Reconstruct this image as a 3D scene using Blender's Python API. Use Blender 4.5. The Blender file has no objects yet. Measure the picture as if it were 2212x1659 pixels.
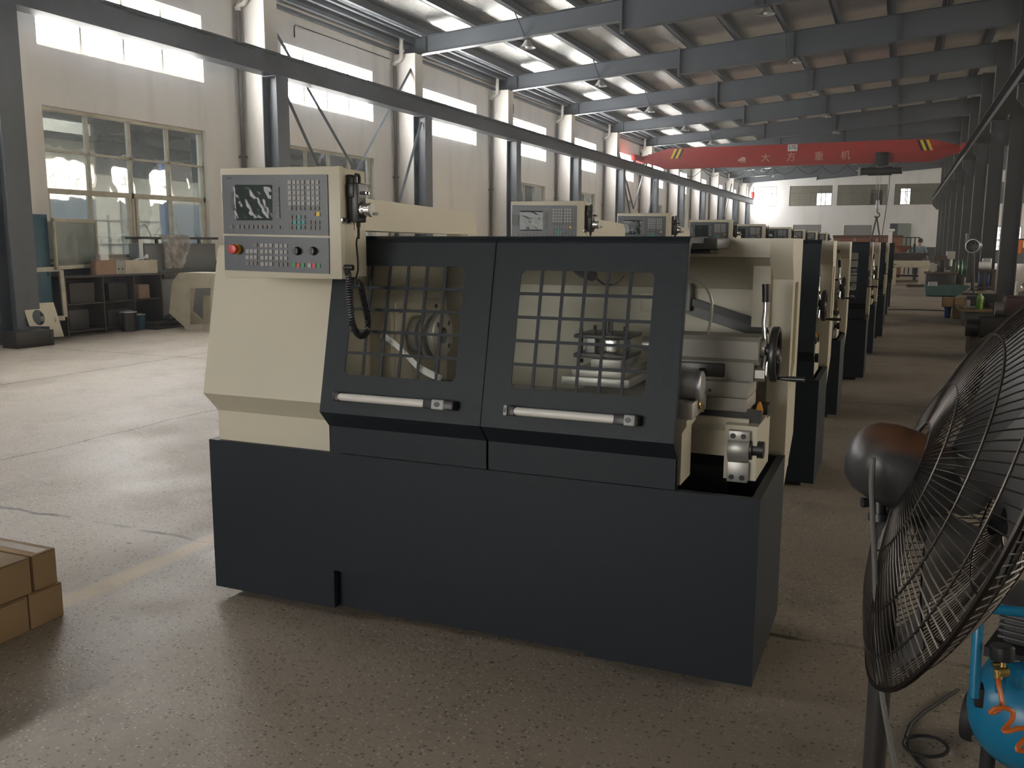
UPPER_E, RIGHT_E, NEAR_E, SKY_E, EXPO = 22.5, 7.2, 8.0, 2.8, 1.0
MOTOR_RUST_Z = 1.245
import bpy, bmesh, math, random
from mathutils import Vector, Matrix
rnd = random.Random(11)
SC = bpy.context.scene
COL = SC.collection
V = Vector
PI = math.pi

# ------------------------------------------------------------------ camera (solved from the vanishing points)
F, CX, CY, EYE = 1947.105, 1106.0, 829.5, 1.55
_y, _p, _r = 0.40255003, 0.15569575, 0.00383475
_f = V((-math.sin(_y) * math.cos(_p), math.cos(_y) * math.cos(_p), -math.sin(_p)))
_rt = V((math.cos(_y), math.sin(_y), 0))
_up = _rt.cross(_f)
RT = math.cos(_r) * _rt + math.sin(_r) * _up
UP = -math.sin(_r) * _rt + math.cos(_r) * _up
FW = _f
C0 = V((0, 0, EYE))
cam = bpy.data.cameras.new('camera')
camo = bpy.data.objects.new('camera', cam)
COL.objects.link(camo)
cam.sensor_width = 36.0
cam.lens = F / 2212 * 36
cam.clip_end = 400
cam.clip_start = 0.05
mw = Matrix((RT, UP, -FW)).transposed().to_4x4()
mw.translation = C0
camo.matrix_world = mw
SC.camera = camo


def ray(px, py):
    return RT * ((px - CX) / F) + UP * ((CY - py) / F) + FW


def onX(px, py, x):
    d = ray(px, py); return C0 + d * (x / d.x)


def onY(px, py, y):
    d = ray(px, py); return C0 + d * (y / d.y)


def onZ(px, py, z):
    d = ray(px, py); return C0 + d * ((z - EYE) / d.z)


def onP(px, py, p0, n):
    d = ray(px, py); return C0 + d * ((p0 - C0).dot(n) / d.dot(n))


# ------------------------------------------------------------------ mesh helper
class MB:
    def __init__(s, rot=None):
        s.v, s.f, s.m, s.rot = [], [], [], rot

    def add(s, vs, fs, m=0):
        k = len(s.v)
        if s.rot is not None:
            p, R = s.rot
            vs = [p + R @ (V(a) - p) for a in vs]
        s.v += [tuple(a) for a in vs]
        for f in fs:
            s.f.append([i + k for i in f]); s.m.append(m)
        return s

    def bx(s, x0, x1, y0, y1, z0, z1, bev=0.0, m=0, R=None, pivot=None):
        c = V(((x0 + x1) / 2, (y0 + y1) / 2, (z0 + z1) / 2))
        return s.box(c, (abs(x1 - x0), abs(y1 - y0), abs(z1 - z0)), bev, m, R, pivot)

    def box(s, c, sz, bev=0.0, m=0, R=None, pivot=None):
        c = V(c)
        hx, hy, hz = sz[0] / 2, sz[1] / 2, sz[2] / 2
        if bev > 0:
            bm = bmesh.new()
            bmesh.ops.create_cube(bm, size=1)
            for v in bm.verts:
                v.co = V((v.co.x * sz[0], v.co.y * sz[1], v.co.z * sz[2]))
            bmesh.ops.bevel(bm, geom=bm.edges[:], offset=min(bev, hx * .9, hy * .9, hz * .9), segments=2, affect='EDGES', profile=.5)
            vs = [v.co.copy() for v in bm.verts]
            bm.verts.index_update()
            fs = [[v.index for v in f.verts] for f in bm.faces]
            bm.free()
        else:
            vs = [V((a * hx, b * hy, d * hz)) for a in (-1, 1) for b in (-1, 1) for d in (-1, 1)]
            fs = [[0, 1, 3, 2], [4, 6, 7, 5], [0, 4, 5, 1], [2, 3, 7, 6], [0, 2, 6, 4], [1, 5, 7, 3]]
        if R is not None:
            p = V(pivot) if pivot is not None else c
            vs = [p + R @ (c + v - p) for v in vs]
        else:
            vs = [c + v for v in vs]
        return s.add(vs, fs, m)

    def frame_box(s, o, U, W, N, u0, u1, w0, w1, n0, n1, bev=0.0, m=0):
        """box in a local frame o + u*U + w*W + n*N"""
        t = MB().bx(u0, u1, w0, w1, n0, n1, bev)
        return s.add([o + U * a + W * b + N * c for a, b, c in t.v], t.f, m)

    def prism(s, poly, ax, a0, a1, m=0):
        n = len(poly)
        if ax == 'x': P = lambda a, p: (a, p[0], p[1])
        elif ax == 'y': P = lambda a, p: (p[0], a, p[1])
        else: P = lambda a, p: (p[0], p[1], a)
        vs = [P(a0, p) for p in poly] + [P(a1, p) for p in poly]
        fs = [list(range(n)), list(range(2 * n - 1, n - 1, -1))]
        fs += [[i, i + n, (i + 1) % n + n, (i + 1) % n] for i in range(n)]
        return s.add(vs, fs, m)

    def fprism(s, o, U, W, N, poly, n0, n1, m=0):
        t = MB().prism(poly, 'z', n0, n1)
        return s.add([o + U * a + W * b + N * c for a, b, c in t.v], t.f, m)

    def cyl(s, p0, p1, r0, r1=None, n=20, m=0, caps=True):
        r1 = r0 if r1 is None else r1
        return s.tube([p0, p1], [r0, r1], n, m, caps)

    def tube(s, pts, r, n=8, m=0, caps=True, closed=False):
        pts = [V(p) for p in pts]
        L = len(pts)
        rs = r if isinstance(r, (list, tuple)) else [r] * L
        tg = []
        for i in range(L):
            if closed: t = pts[(i + 1) % L] - pts[i - 1]
            else: t = pts[min(i + 1, L - 1)] - pts[max(i - 1, 0)]
            tg.append(t.normalized() if t.length > 1e-9 else V((0, 0, 1)))
        a = V((0, 0, 1)) if abs(tg[0].z) < .9 else V((1, 0, 0))
        nn = (a - tg[0] * a.dot(tg[0])).normalized()
        vs = []
        for i in range(L):
            nn = nn - tg[i] * nn.dot(tg[i])
            nn = nn.normalized() if nn.length > 1e-9 else tg[i].orthogonal().normalized()
            b = tg[i].cross(nn)
            for k in range(n):
                an = 2 * PI * k / n
                vs.append(pts[i] + (nn * math.cos(an) + b * math.sin(an)) * rs[i])
        fs = []
        for i in range(L if closed else L - 1):
            j = (i + 1) % L
            for k in range(n):
                fs.append([i * n + k, i * n + (k + 1) % n, j * n + (k + 1) % n, j * n + k])
        if caps and not closed:
            fs.append(list(range(n - 1, -1, -1)))
            fs.append([(L - 1) * n + k for k in range(n)])
        return s.add(vs, fs, m)

    def lathe(s, prof, o, ax, n=28, m=0):
        """prof: (radius, height along ax); radius 0 closes"""
        o = V(o); ax = V(ax).normalized()
        u = ax.orthogonal().normalized(); w = ax.cross(u)
        vs, ring = [], []
        for r, h in prof:
            if r < 1e-6:
                ring.append([len(vs)]); vs.append(o + ax * h)
            else:
                ring.append(list(range(len(vs), len(vs) + n)))
                vs += [o + ax * h + (u * math.cos(2 * PI * k / n) + w * math.sin(2 * PI * k / n)) * r for k in range(n)]
        fs = []
        for a, b in zip(ring, ring[1:]):
            for k in range(n):
                k2 = (k + 1) % n
                if len(a) == 1 and len(b) == 1: continue
                if len(a) == 1: fs.append([a[0], b[k2], b[k]])
                elif len(b) == 1: fs.append([a[k], a[k2], b[0]])
                else: fs.append([a[k], a[k2], b[k2], b[k]])
        return s.add(vs, fs, m)

    def ball(s, c, r, sc=(1, 1, 1), n=16, m=0):
        c = V(c)
        t = MB().lathe([(r * math.sin(PI * i / 10), -r * math.cos(PI * i / 10)) for i in range(11)], (0, 0, 0), (0, 0, 1), n)
        return s.add([c + V((a * sc[0], b * sc[1], d * sc[2])) for a, b, d in t.v], t.f, m)

    def torus(s, c, ax, R, r, n=36, k=8, m=0):
        c = V(c); ax = V(ax).normalized(); u = ax.orthogonal().normalized(); w = ax.cross(u)
        return s.tube([c + (u * math.cos(2 * PI * i / n) + w * math.sin(2 * PI * i / n)) * R for i in range(n)], r, k, m, closed=True)

    def plate(s, o, U, W, N, outer, holes, n0, n1, m=0):
        """flat plate with holes: outer and holes are 2D loops in frame o,U,W; thickness n0..n1 along N"""
        bm = bmesh.new()
        ed = []
        for lp in [outer] + holes:
            vv = [bm.verts.new((a, b, 0)) for a, b in lp]
            ed += [bm.edges.new((vv[i], vv[(i + 1) % len(vv)])) for i in range(len(vv))]
        bmesh.ops.triangle_fill(bm, use_beauty=True, use_dissolve=False, edges=ed)
        bm.verts.index_update()
        vs2 = [v.co.copy() for v in bm.verts]
        tri = [[v.index for v in f.verts] for f in bm.faces]
        bnd = [[v.index for v in e.verts] for e in bm.edges if len(e.link_faces) == 1]
        bm.free()
        k = len(vs2)
        vs = [o + U * a.x + W * a.y + N * n0 for a in vs2] + [o + U * a.x + W * a.y + N * n1 for a in vs2]
        fs = tri + [[i + k for i in reversed(t)] for t in tri] + [[a, b, b + k, a + k] for a, b in bnd]
        return s.add(vs, fs, m)

    def sheet(s, fn, nu, nv, m=0, thick=0.0):
        vs = [fn(i / nu, j / nv) for j in range(nv + 1) for i in range(nu + 1)]
        fs = [[j * (nu + 1) + i, j * (nu + 1) + i + 1, (j + 1) * (nu + 1) + i + 1, (j + 1) * (nu + 1) + i] for j in range(nv) for i in range(nu)]
        return s.add(vs, fs, m)

    def text(s, txt, o, U, W, N, h, m=0, align='CENTER', depth=.001):
        cu = bpy.data.curves.new('t', 'FONT'); cu.body = txt; cu.size = 1; cu.align_x = align; cu.align_y = 'CENTER'
        cu.resolution_u = 3
        cu.extrude = 0.02
        ob = bpy.data.objects.new('t', cu); COL.objects.link(ob)
        dg = bpy.context.evaluated_depsgraph_get()
        me = bpy.data.meshes.new_from_object(ob.evaluated_get(dg))
        vs = [o + U * (v.co.x * h) + W * (v.co.y * h) + N * (depth * (1 if v.co.z > 0 else 0)) for v in me.vertices]
        fs = [list(p.vertices) for p in me.polygons]
        bpy.data.objects.remove(ob); bpy.data.curves.remove(cu); bpy.data.meshes.remove(me)
        return s.add(vs, fs, m)

    def build(s, name, mats, parent=None, loc=None, ang=38, recalc=True):
        org = ORG.get(parent.name, V((0, 0, 0))) if parent is not None else (V(loc) if loc is not None else V((0, 0, 0)))
        me = bpy.data.meshes.new(name)
        me.from_pydata([tuple(V(a) - org) for a in s.v], [], s.f)
        for mt in (mats if isinstance(mats, (list, tuple)) else [mats]):
            me.materials.append(mt)
        for p, mi in zip(me.polygons, s.m):
            p.material_index = mi
        if recalc:
            bm = bmesh.new(); bm.from_mesh(me)
            bmesh.ops.recalc_face_normals(bm, faces=bm.faces[:])
            bm.to_mesh(me); bm.free()
        me.polygons.foreach_set('use_smooth', [True] * len(me.polygons))
        me.set_sharp_from_angle(angle=math.radians(ang))
        me.update()
        o = bpy.data.objects.new(name, me)
        COL.objects.link(o)
        if parent is not None:
            o.parent = parent
        else:
            o.location = org
        ORG[o.name] = org
        return o


ORG = {}


def tag(o, label=None, cat=None, group=None, kind=None):
    if label: o['label'] = label
    if cat: o['category'] = cat
    if group: o['group'] = group
    if kind: o['kind'] = kind
    return o


def thing(name, label, cat, loc, group=None):
    o = bpy.data.objects.new(name, None)
    o.empty_display_size = .1
    COL.objects.link(o)
    o.location = V(loc)
    ORG[o.name] = V(loc)
    return tag(o, label, cat, group)


def struct(mb, name, mats, parent=None, loc=None, label=None, cat=None):
    o = mb.build(name, mats, parent, loc)
    if parent is None: o['kind'] = 'structure'
    if label: o['label'] = label
    if cat: o['category'] = cat
    return o


def copy_tree(o, loc=None, parent=None):
    c = o.copy(); COL.objects.link(c)
    if parent is not None:
        c.parent = parent
    if loc is not None:
        c.location = loc
    for ch in list(o.children):
        copy_tree(ch, None, c)
    return c


# ------------------------------------------------------------------ materials
def mat(name, col, rough=.5, metal=0.0, var=.0, scale=8.0, bump=0.0, bscale=60.0, spec=.5, coat=0.0, dirt=None, dscale=3.0, damt=.5, stretch=None):
    m = bpy.data.materials.new(name); m.use_nodes = True
    nt = m.node_tree; N = nt.nodes; L = nt.links
    b = N['Principled BSDF']
    b.inputs['Base Color'].default_value = (*col, 1)
    b.inputs['Roughness'].default_value = rough
    b.inputs['Metallic'].default_value = metal
    b.inputs['Specular IOR Level'].default_value = spec
    b.inputs['Coat Weight'].default_value = coat
    if var or bump or dirt:
        tc = N.new('ShaderNodeTexCoord')
        src = tc.outputs['Object']
        if stretch:
            mp = N.new('ShaderNodeMapping'); mp.inputs['Scale'].default_value = stretch
            L.new(src, mp.inputs['Vector']); src = mp.outputs['Vector']
    out = None
    if var:
        no = N.new('ShaderNodeTexNoise'); no.inputs['Scale'].default_value = scale; no.inputs['Detail'].default_value = 5
        L.new(src, no.inputs['Vector'])
        mx = N.new('ShaderNodeMix'); mx.data_type = 'RGBA'
        mx.inputs['A'].default_value = (*[max(0, c * (1 - var)) for c in col], 1)
        mx.inputs['B'].default_value = (*[min(1, c * (1 + var)) for c in col], 1)
        L.new(no.outputs['Fac'], mx.inputs['Factor'])
        out = mx.outputs['Result']
    if dirt:
        no = N.new('ShaderNodeTexNoise'); no.inputs['Scale'].default_value = dscale; no.inputs['Detail'].default_value = 7; no.inputs['Roughness'].default_value = .65
        L.new(src, no.inputs['Vector'])
        rp = N.new('ShaderNodeMapRange'); rp.inputs['From Min'].default_value = .5; rp.inputs['From Max'].default_value = .72
        rp.inputs['To Max'].default_value = damt
        L.new(no.outputs['Fac'], rp.inputs['Value'])
        mx = N.new('ShaderNodeMix'); mx.data_type = 'RGBA'
        if out: L.new(out, mx.inputs['A'])
        else: mx.inputs['A'].default_value = (*col, 1)
        mx.inputs['B'].default_value = (*dirt, 1)
        L.new(rp.outputs['Result'], mx.inputs['Factor'])
        out = mx.outputs['Result']
    if out: L.new(out, b.inputs['Base Color'])
    if bump:
        nb = N.new('ShaderNodeTexNoise'); nb.inputs['Scale'].default_value = bscale; nb.inputs['Detail'].default_value = 3
        L.new(src, nb.inputs['Vector'])
        bp = N.new('ShaderNodeBump'); bp.inputs['Strength'].default_value = bump; bp.inputs['Distance'].default_value = .01
        L.new(nb.outputs['Fac'], bp.inputs['Height']); L.new(bp.outputs['Normal'], b.inputs['Normal'])
    return m


def emis(name, col, st):
    m = bpy.data.materials.new(name); m.use_nodes = True
    b = m.node_tree.nodes['Principled BSDF']
    b.inputs['Base Color'].default_value = (.8, .8, .8, 1)
    b.inputs['Emission Color'].default_value = (*col, 1)
    b.inputs['Emission Strength'].default_value = st
    return m


def glass(name, tint=(1, 1, 1), refl=.08, rough=.02, bump=0.0, bscale=6.0, haze=0.0, hcol=(.6, .6, .6)):
    """thin pane: see-through with a mirror-like sheen (and optional dusty film)"""
    m = bpy.data.materials.new(name); m.use_nodes = True
    nt = m.node_tree; N = nt.nodes; L = nt.links
    N.remove(N['Principled BSDF'])
    out = N['Material Output']
    tr = N.new('ShaderNodeBsdfTransparent'); tr.inputs['Color'].default_value = (*tint, 1)
    gl = N.new('ShaderNodeBsdfGlossy'); gl.inputs['Roughness'].default_value = rough
    lw = N.new('ShaderNodeLayerWeight'); lw.inputs['Blend'].default_value = .35
    mr = N.new('ShaderNodeMapRange'); mr.inputs['To Min'].default_value = refl; mr.inputs['To Max'].default_value = min(1, refl * 5)
    L.new(lw.outputs['Facing'], mr.inputs['Value'])
    mx = N.new('ShaderNodeMixShader')
    L.new(mr.outputs['Result'], mx.inputs['Fac']); L.new(tr.outputs['BSDF'], mx.inputs[1]); L.new(gl.outputs['BSDF'], mx.inputs[2])
    last = mx.outputs['Shader']
    if bump:
        tc = N.new('ShaderNodeTexCoord')
        nb = N.new('ShaderNodeTexNoise'); nb.inputs['Scale'].default_value = bscale; nb.inputs['Detail'].default_value = 3
        L.new(tc.outputs['Object'], nb.inputs['Vector'])
        bp = N.new('ShaderNodeBump'); bp.inputs['Strength'].default_value = bump; bp.inputs['Distance'].default_value = .05
        L.new(nb.outputs['Fac'], bp.inputs['Height']); L.new(bp.outputs['Normal'], gl.inputs['Normal'])
    if haze:
        df = N.new('ShaderNodeBsdfDiffuse'); df.inputs['Color'].default_value = (*hcol, 1)
        m2 = N.new('ShaderNodeMixShader'); m2.inputs['Fac'].default_value = haze
        L.new(last, m2.inputs[1]); L.new(df.outputs['BSDF'], m2.inputs[2]); last = m2.outputs['Shader']
    L.new(last, out.inputs['Surface'])
    return m


M = {}
M['cream'] = mat('cream_paint', (.60, .56, .45), .38, var=.04, scale=3, bump=.04, bscale=220)
M['cream_old'] = mat('old_cream_paint', (.52, .47, .36), .55, var=.1, scale=5, dirt=(.22, .19, .14), damt=.5)
M['anthracite'] = mat('hammered_anthracite_paint', (.013, .0185, .025), .46, var=.12, scale=30, bump=.12, bscale=320, spec=.26)
M['anth_edge'] = mat('anthracite_inside', (.018, .02, .022), .55)
M['panel'] = mat('panel_grey', (.034, .045, .060), .38, var=.05, scale=20, bump=.02, bscale=200)
M['panel_lt'] = mat('slot_cover_grey', (.10, .11, .125), .5)
M['key'] = mat('key_grey', (.33, .33, .33), .5)
M['key_dk'] = mat('dark_key_grey', (.15, .145, .145), .5)
M['teal_key'] = mat('teal_key', (.08, .30, .30), .5)
M['yellow'] = mat('signal_yellow', (.72, .48, .03), .45)
M['red'] = mat('signal_red', (.62, .035, .03), .35)
M['key_red'] = mat('key_red', (.65, .06, .08), .5)
M['key_green'] = mat('key_green', (.03, .30, .12), .5)
M['screen'] = mat('dark_screen', (.006, .018, .017), .5, spec=.2)
M['film'] = glass('crinkled_film', (.95, .97, .97), .014, .04, bump=.05, bscale=9)
M['poly'] = glass('polycarbonate_pane', (.95, .96, .95), .035, .03, bump=.10, bscale=3)
M['black'] = mat('black_plastic', (.014, .014, .016), .4)
M['rubber'] = mat('black_rubber', (.012, .012, .013), .65)
M['silver'] = mat('turned_steel', (.62, .62, .63), .25, 1.0)
M['chrome'] = mat('chrome', (.75, .75, .76), .12, 1.0)
M['steel'] = mat('ground_steel', (.42, .415, .39), .42, .6, var=.15, scale=6, stretch=(1, 8, 8))
M['grey_cast'] = mat('grey_painted_cast_iron', (.34, .33, .295), .5, var=.10, scale=6, bump=.05, bscale=70)
M['dk_steel'] = mat('blackened_steel', (.06, .06, .06), .35, .7)
M['grease'] = mat('orange_grease', (.55, .24, .03), .35, bump=.4, bscale=60)
M['white_bar'] = mat('white_plastic_bar', (.74, .72, .68), .28, bump=.02, bscale=40)
M['grey_plastic'] = mat('grey_plastic_cap', (.36, .37, .38), .4)
M['grey_sheet'] = mat('grey_sheet', (.13, .135, .14), .45)
M['wall'] = None
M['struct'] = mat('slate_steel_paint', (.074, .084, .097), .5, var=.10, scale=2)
M['struct_rt'] = mat('slate_steel_paint_darker', (.052, .055, .058), .6, var=.12, scale=2)  # darker, greyer and rougher slate for the aisle columns and their runway
M['crane_red'] = mat('crane_red', (.34, .027, .018), .45, var=.08, scale=2)
M['white'] = mat('white_paint', (.72, .72, .70), .5)
M['pvc'] = mat('pvc_pipe', (.55, .54, .49), .45)
M['pvc_dark'] = mat('grimy_pipe', (.10, .085, .07), .6, var=.3, scale=4)
M['glass'] = glass('window_glass', (.66, .69, .68), .12, .015, bump=.10, bscale=.9, haze=.10, hcol=(.5, .5, .47))
M['win_frame'] = mat('old_cream_window_frame', (.46, .43, .34), .55, var=.15, scale=8, dirt=(.20, .17, .13), damt=.5, dscale=6)
M['board'] = mat('cardboard', (.36, .245, .13), .8, var=.10, scale=5, bump=.05, bscale=40)
M['board2'] = mat('pinkish_cardboard', (.34, .22, .16), .8, var=.1, scale=5)
M['tape'] = mat('brown_tape', (.20, .125, .06), .4)
M['brown_dark'] = mat('dark_brown_wood', (.045, .036, .032), .65, var=.3, scale=5)
M['blue_panel'] = mat('teal_blue_panel', (.015, .07, .11), .5, var=.2, scale=4)
M['rust'] = mat('rusty_iron', (.075, .048, .035), .7, var=.5, scale=9, bump=.3, bscale=40)
M['dark_iron'] = mat('dark_oily_iron', (.03, .028, .027), .45, .3, var=.3, scale=10)
M['teal_metal'] = mat('teal_machine_paint', (.055, .11, .11), .5, var=.2, scale=6)
M['green_enamel'] = mat('green_enamel', (.03, .13, .06), .25, var=.2, scale=5)
M['blue_drum'] = mat('blue_plastic', (.015, .065, .22), .4)
M['lime'] = mat('lime_label', (.13, .27, .02), .35)
M['wood'] = mat('worn_plank', (.22, .15, .085), .7, var=.25, scale=7)
M['redbrown'] = mat('red_brown_primer', (.20, .075, .04), .6, var=.2, scale=3)
M['orange'] = mat('orange_cloth', (.70, .17, .02), .7)
M['comp_blue'] = mat('compressor_blue', (.005, .17, .33), .32, var=.08, scale=6, bump=.03, bscale=200)
M['pump'] = mat('cast_alloy_pump', (.10, .10, .105), .5, .4)
M['brass'] = mat('brass', (.55, .40, .16), .3, 1.0)
M['hose'] = mat('orange_hose', (.55, .13, .02), .35)
M['cable_grey'] = mat('grey_cable', (.12, .12, .115), .6)
M['cable_black'] = mat('black_cable', (.012, .012, .012), .55)
M['wire'] = mat('blackened_wire', (.055, .047, .042), .35, .8)
M['fan_blade'] = mat('dusty_blade', (.05, .05, .05), .5)
M['bag'] = glass('plastic_bag', (.75, .72, .68), .10, .25, bump=.6, bscale=9, haze=.40, hcol=(.42, .38, .34))
M['skin'] = mat('skin', (.42, .25, .17), .55)
M['hair'] = mat('black_hair', (.015, .013, .012), .6)
M['shirt'] = mat('grey_blue_shirt', (.19, .26, .30), .8, var=.15, scale=20)
M['trouser'] = mat('dark_trousers', (.035, .04, .055), .8)
M['label_white'] = mat('white_label', (.62, .62, .58), .6, var=.5, scale=60)
M['galv'] = mat('galvanised', (.40, .41, .42), .4, .6, var=.2, scale=14)
M['lamp_glow'] = mat('lamp_reflector', (.75, .75, .72), .3)


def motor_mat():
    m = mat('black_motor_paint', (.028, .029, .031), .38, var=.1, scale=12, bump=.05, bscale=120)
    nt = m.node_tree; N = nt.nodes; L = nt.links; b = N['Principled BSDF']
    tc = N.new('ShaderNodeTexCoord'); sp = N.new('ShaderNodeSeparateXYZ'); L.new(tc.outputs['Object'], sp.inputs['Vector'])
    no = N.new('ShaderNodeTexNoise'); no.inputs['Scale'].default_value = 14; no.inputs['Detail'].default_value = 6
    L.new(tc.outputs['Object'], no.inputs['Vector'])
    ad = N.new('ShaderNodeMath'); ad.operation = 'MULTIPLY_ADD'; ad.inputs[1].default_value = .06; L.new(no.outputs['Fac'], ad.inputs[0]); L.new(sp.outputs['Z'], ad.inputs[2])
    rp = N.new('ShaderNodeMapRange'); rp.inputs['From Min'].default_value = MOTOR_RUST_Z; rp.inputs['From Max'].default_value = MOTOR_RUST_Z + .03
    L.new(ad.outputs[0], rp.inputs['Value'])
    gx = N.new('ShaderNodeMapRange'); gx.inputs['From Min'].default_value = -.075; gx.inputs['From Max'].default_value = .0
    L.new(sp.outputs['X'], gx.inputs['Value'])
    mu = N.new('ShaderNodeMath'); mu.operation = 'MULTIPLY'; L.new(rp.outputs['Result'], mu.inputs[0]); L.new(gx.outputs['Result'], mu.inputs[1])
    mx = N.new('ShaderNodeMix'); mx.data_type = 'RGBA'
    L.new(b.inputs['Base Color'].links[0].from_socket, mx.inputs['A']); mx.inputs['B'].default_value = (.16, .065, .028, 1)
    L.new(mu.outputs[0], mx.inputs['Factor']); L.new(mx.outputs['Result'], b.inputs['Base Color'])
    return m


def wall_mat(dado=1.16, name='whitewashed_wall', up=(.72, .695, .655)):
    m = mat(name, up, .8, var=.06, scale=.7, bump=.05, bscale=30)
    nt = m.node_tree; N = nt.nodes; L = nt.links; b = N['Principled BSDF']
    tc = N.new('ShaderNodeTexCoord'); sp = N.new('ShaderNodeSeparateXYZ'); L.new(tc.outputs['Object'], sp.inputs['Vector'])
    lt = N.new('ShaderNodeMath'); lt.operation = 'LESS_THAN'; lt.inputs[1].default_value = dado; L.new(sp.outputs['Z'], lt.inputs[0])
    # faint rain stains, long in z
    mp = N.new('ShaderNodeMapping'); mp.inputs['Scale'].default_value = (1, 1.4, .18); L.new(tc.outputs['Object'], mp.inputs['Vector'])
    no = N.new('ShaderNodeTexNoise'); no.inputs['Scale'].default_value = 1.3; no.inputs['Detail'].default_value = 6; L.new(mp.outputs['Vector'], no.inputs['Vector'])
    rp = N.new('ShaderNodeMapRange'); rp.inputs['From Min'].default_value = .52; rp.inputs['From Max'].default_value = .8; rp.inputs['To Max'].default_value = .45
    L.new(no.outputs['Fac'], rp.inputs['Value'])
    m1 = N.new('ShaderNodeMix'); m1.data_type = 'RGBA'; L.new(b.inputs['Base Color'].links[0].from_socket, m1.inputs['A']); m1.inputs['B'].default_value = (.44, .39, .34, 1)
    L.new(rp.outputs['Result'], m1.inputs['Factor'])
    m2 = N.new('ShaderNodeMix'); m2.data_type = 'RGBA'; L.new(m1.outputs['Result'], m2.inputs['A']); m2.inputs['B'].default_value = (.035, .045, .05, 1)
    L.new(lt.outputs[0], m2.inputs['Factor']); L.new(m2.outputs['Result'], b.inputs['Base Color'])
    return m


M['wall'] = wall_mat()
M['wall_far'] = wall_mat(1.3, 'far_wall_paint', (.66, .66, .65))


def floor_mat():
    m = bpy.data.materials.new('worn_concrete'); m.use_nodes = True
    nt = m.node_tree; N = nt.nodes; L = nt.links; b = N['Principled BSDF']
    tc = N.new('ShaderNodeTexCoord'); P = tc.outputs['Object']

    def noise(sc, det=5, ro=.6, vec=P):
        n = N.new('ShaderNodeTexNoise'); n.inputs['Scale'].default_value = sc; n.inputs['Detail'].default_value = det; n.inputs['Roughness'].default_value = ro
        L.new(vec, n.inputs['Vector']); return n.outputs['Fac']

    def rng(v, a, c, t0=0., t1=1.):
        n = N.new('ShaderNodeMapRange'); n.inputs['From Min'].default_value = a; n.inputs['From Max'].default_value = c
        n.inputs['To Min'].default_value = t0; n.inputs['To Max'].default_value = t1; L.new(v, n.inputs['Value']); return n.outputs['Result']

    def mix(a, c, f):
        n = N.new('ShaderNodeMix'); n.data_type = 'RGBA'
        for k, x in (('A', a), ('B', c)):
            if isinstance(x, tuple): n.inputs[k].default_value = (*x, 1)
            else: L.new(x, n.inputs[k])
        if isinstance(f, float): n.inputs['Factor'].default_value = f
        else: L.new(f, n.inputs['Factor'])
        return n.outputs['Result']

    def math_(op, a, c=None):
        n = N.new('ShaderNodeMath'); n.operation = op
        for i, x in enumerate((a, c)):
            if x is None: continue
            if isinstance(x, (int, float)): n.inputs[i].default_value = x
            else: L.new(x, n.inputs[i])
        return n.outputs[0]

    col = mix((.32, .27, .215), (.41, .35, .28), noise(.6, 6))
    col = mix(col, (.15, .125, .10), rng(noise(1.7, 8, .7), .52, .75, 0, .65))
    # exposed aggregate: pale and dark grit
    vo = N.new('ShaderNodeTexVoronoi'); vo.inputs['Scale'].default_value = 70; vo.inputs['Randomness'].default_value = 1; L.new(P, vo.inputs['Vector'])
    sp = N.new('ShaderNodeSeparateColor'); L.new(vo.outputs['Color'], sp.inputs['Color'])
    grit = math_('MULTIPLY', rng(vo.outputs['Distance'], .45, .25), rng(sp.outputs['Red'], .66, .80))
    patch = rng(noise(.9, 4), .40, .60, .25, 1)
    col = mix(col, (.62, .57, .50), math_('MULTIPLY', math_('MULTIPLY', grit, patch), .9))
    dk = math_('MULTIPLY', rng(vo.outputs['Distance'], .5, .3), rng(sp.outputs['Green'], .78, .90))
    col = mix(col, (.07, .06, .05), math_('MULTIPLY', dk, .75))
    vo2 = N.new('ShaderNodeTexVoronoi'); vo2.inputs['Scale'].default_value = 2.6; L.new(P, vo2.inputs['Vector'])
    chip = rng(vo2.outputs['Distance'], .035, .02)
    col = mix(col, (.05, .042, .036), math_('MULTIPLY', chip, .8))
    # slab joints (wobbly dark lines) and the worn yellow aisle line
    sx = N.new('ShaderNodeSeparateXYZ'); L.new(P, sx.inputs['Vector'])
    wob = math_('MULTIPLY', math_('SUBTRACT', noise(2.5, 5), .5), .16)
    X = math_('ADD', sx.outputs['X'], wob); Y = math_('ADD', sx.outputs['Y'], wob)

    def line(v, pos, w):
        d = math_('ABSOLUTE', math_('SUBTRACT', v, pos)); return rng(d, w, w * .4)
    gap = rng(noise(1.5, 3), .38, .5)
    j = math_('MAXIMUM', math_('MULTIPLY', line(Y, 3.55, .022), gap), line(X, -5.8, .012))
    j = math_('MAXIMUM', j, line(Y, 9.4, .02)); j = math_('MAXIMUM', j, line(X, -8.9, .02)); j = math_('MAXIMUM', j, line(Y, 15.6, .02))
    col = mix(col, (.06, .05, .04), math_('MULTIPLY', j, .85))
    yl = math_('MULTIPLY', line(math_('ADD', sx.outputs['X'], math_('MULTIPLY', wob, .5)), -3.235, .085), rng(noise(5, 5), .33, .52, .2, .95))
    col = mix(col, (.50, .39, .24), yl)
    L.new(col, b.inputs['Base Color'])
    L.new(rng(noise(1.2, 6), .3, .7, .34, .62), b.inputs['Roughness'])
    b.inputs['Specular IOR Level'].default_value = .45
    bp = N.new('ShaderNodeBump'); bp.inputs['Strength'].default_value = .25; bp.inputs['Distance'].default_value = .01
    hgt = math_('ADD', noise(40, 4), math_('MULTIPLY', grit, .4)); hgt = math_('SUBTRACT', hgt, j)
    L.new(hgt, bp.inputs['Height']); L.new(bp.outputs['Normal'], b.inputs['Normal'])
    return m


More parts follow.
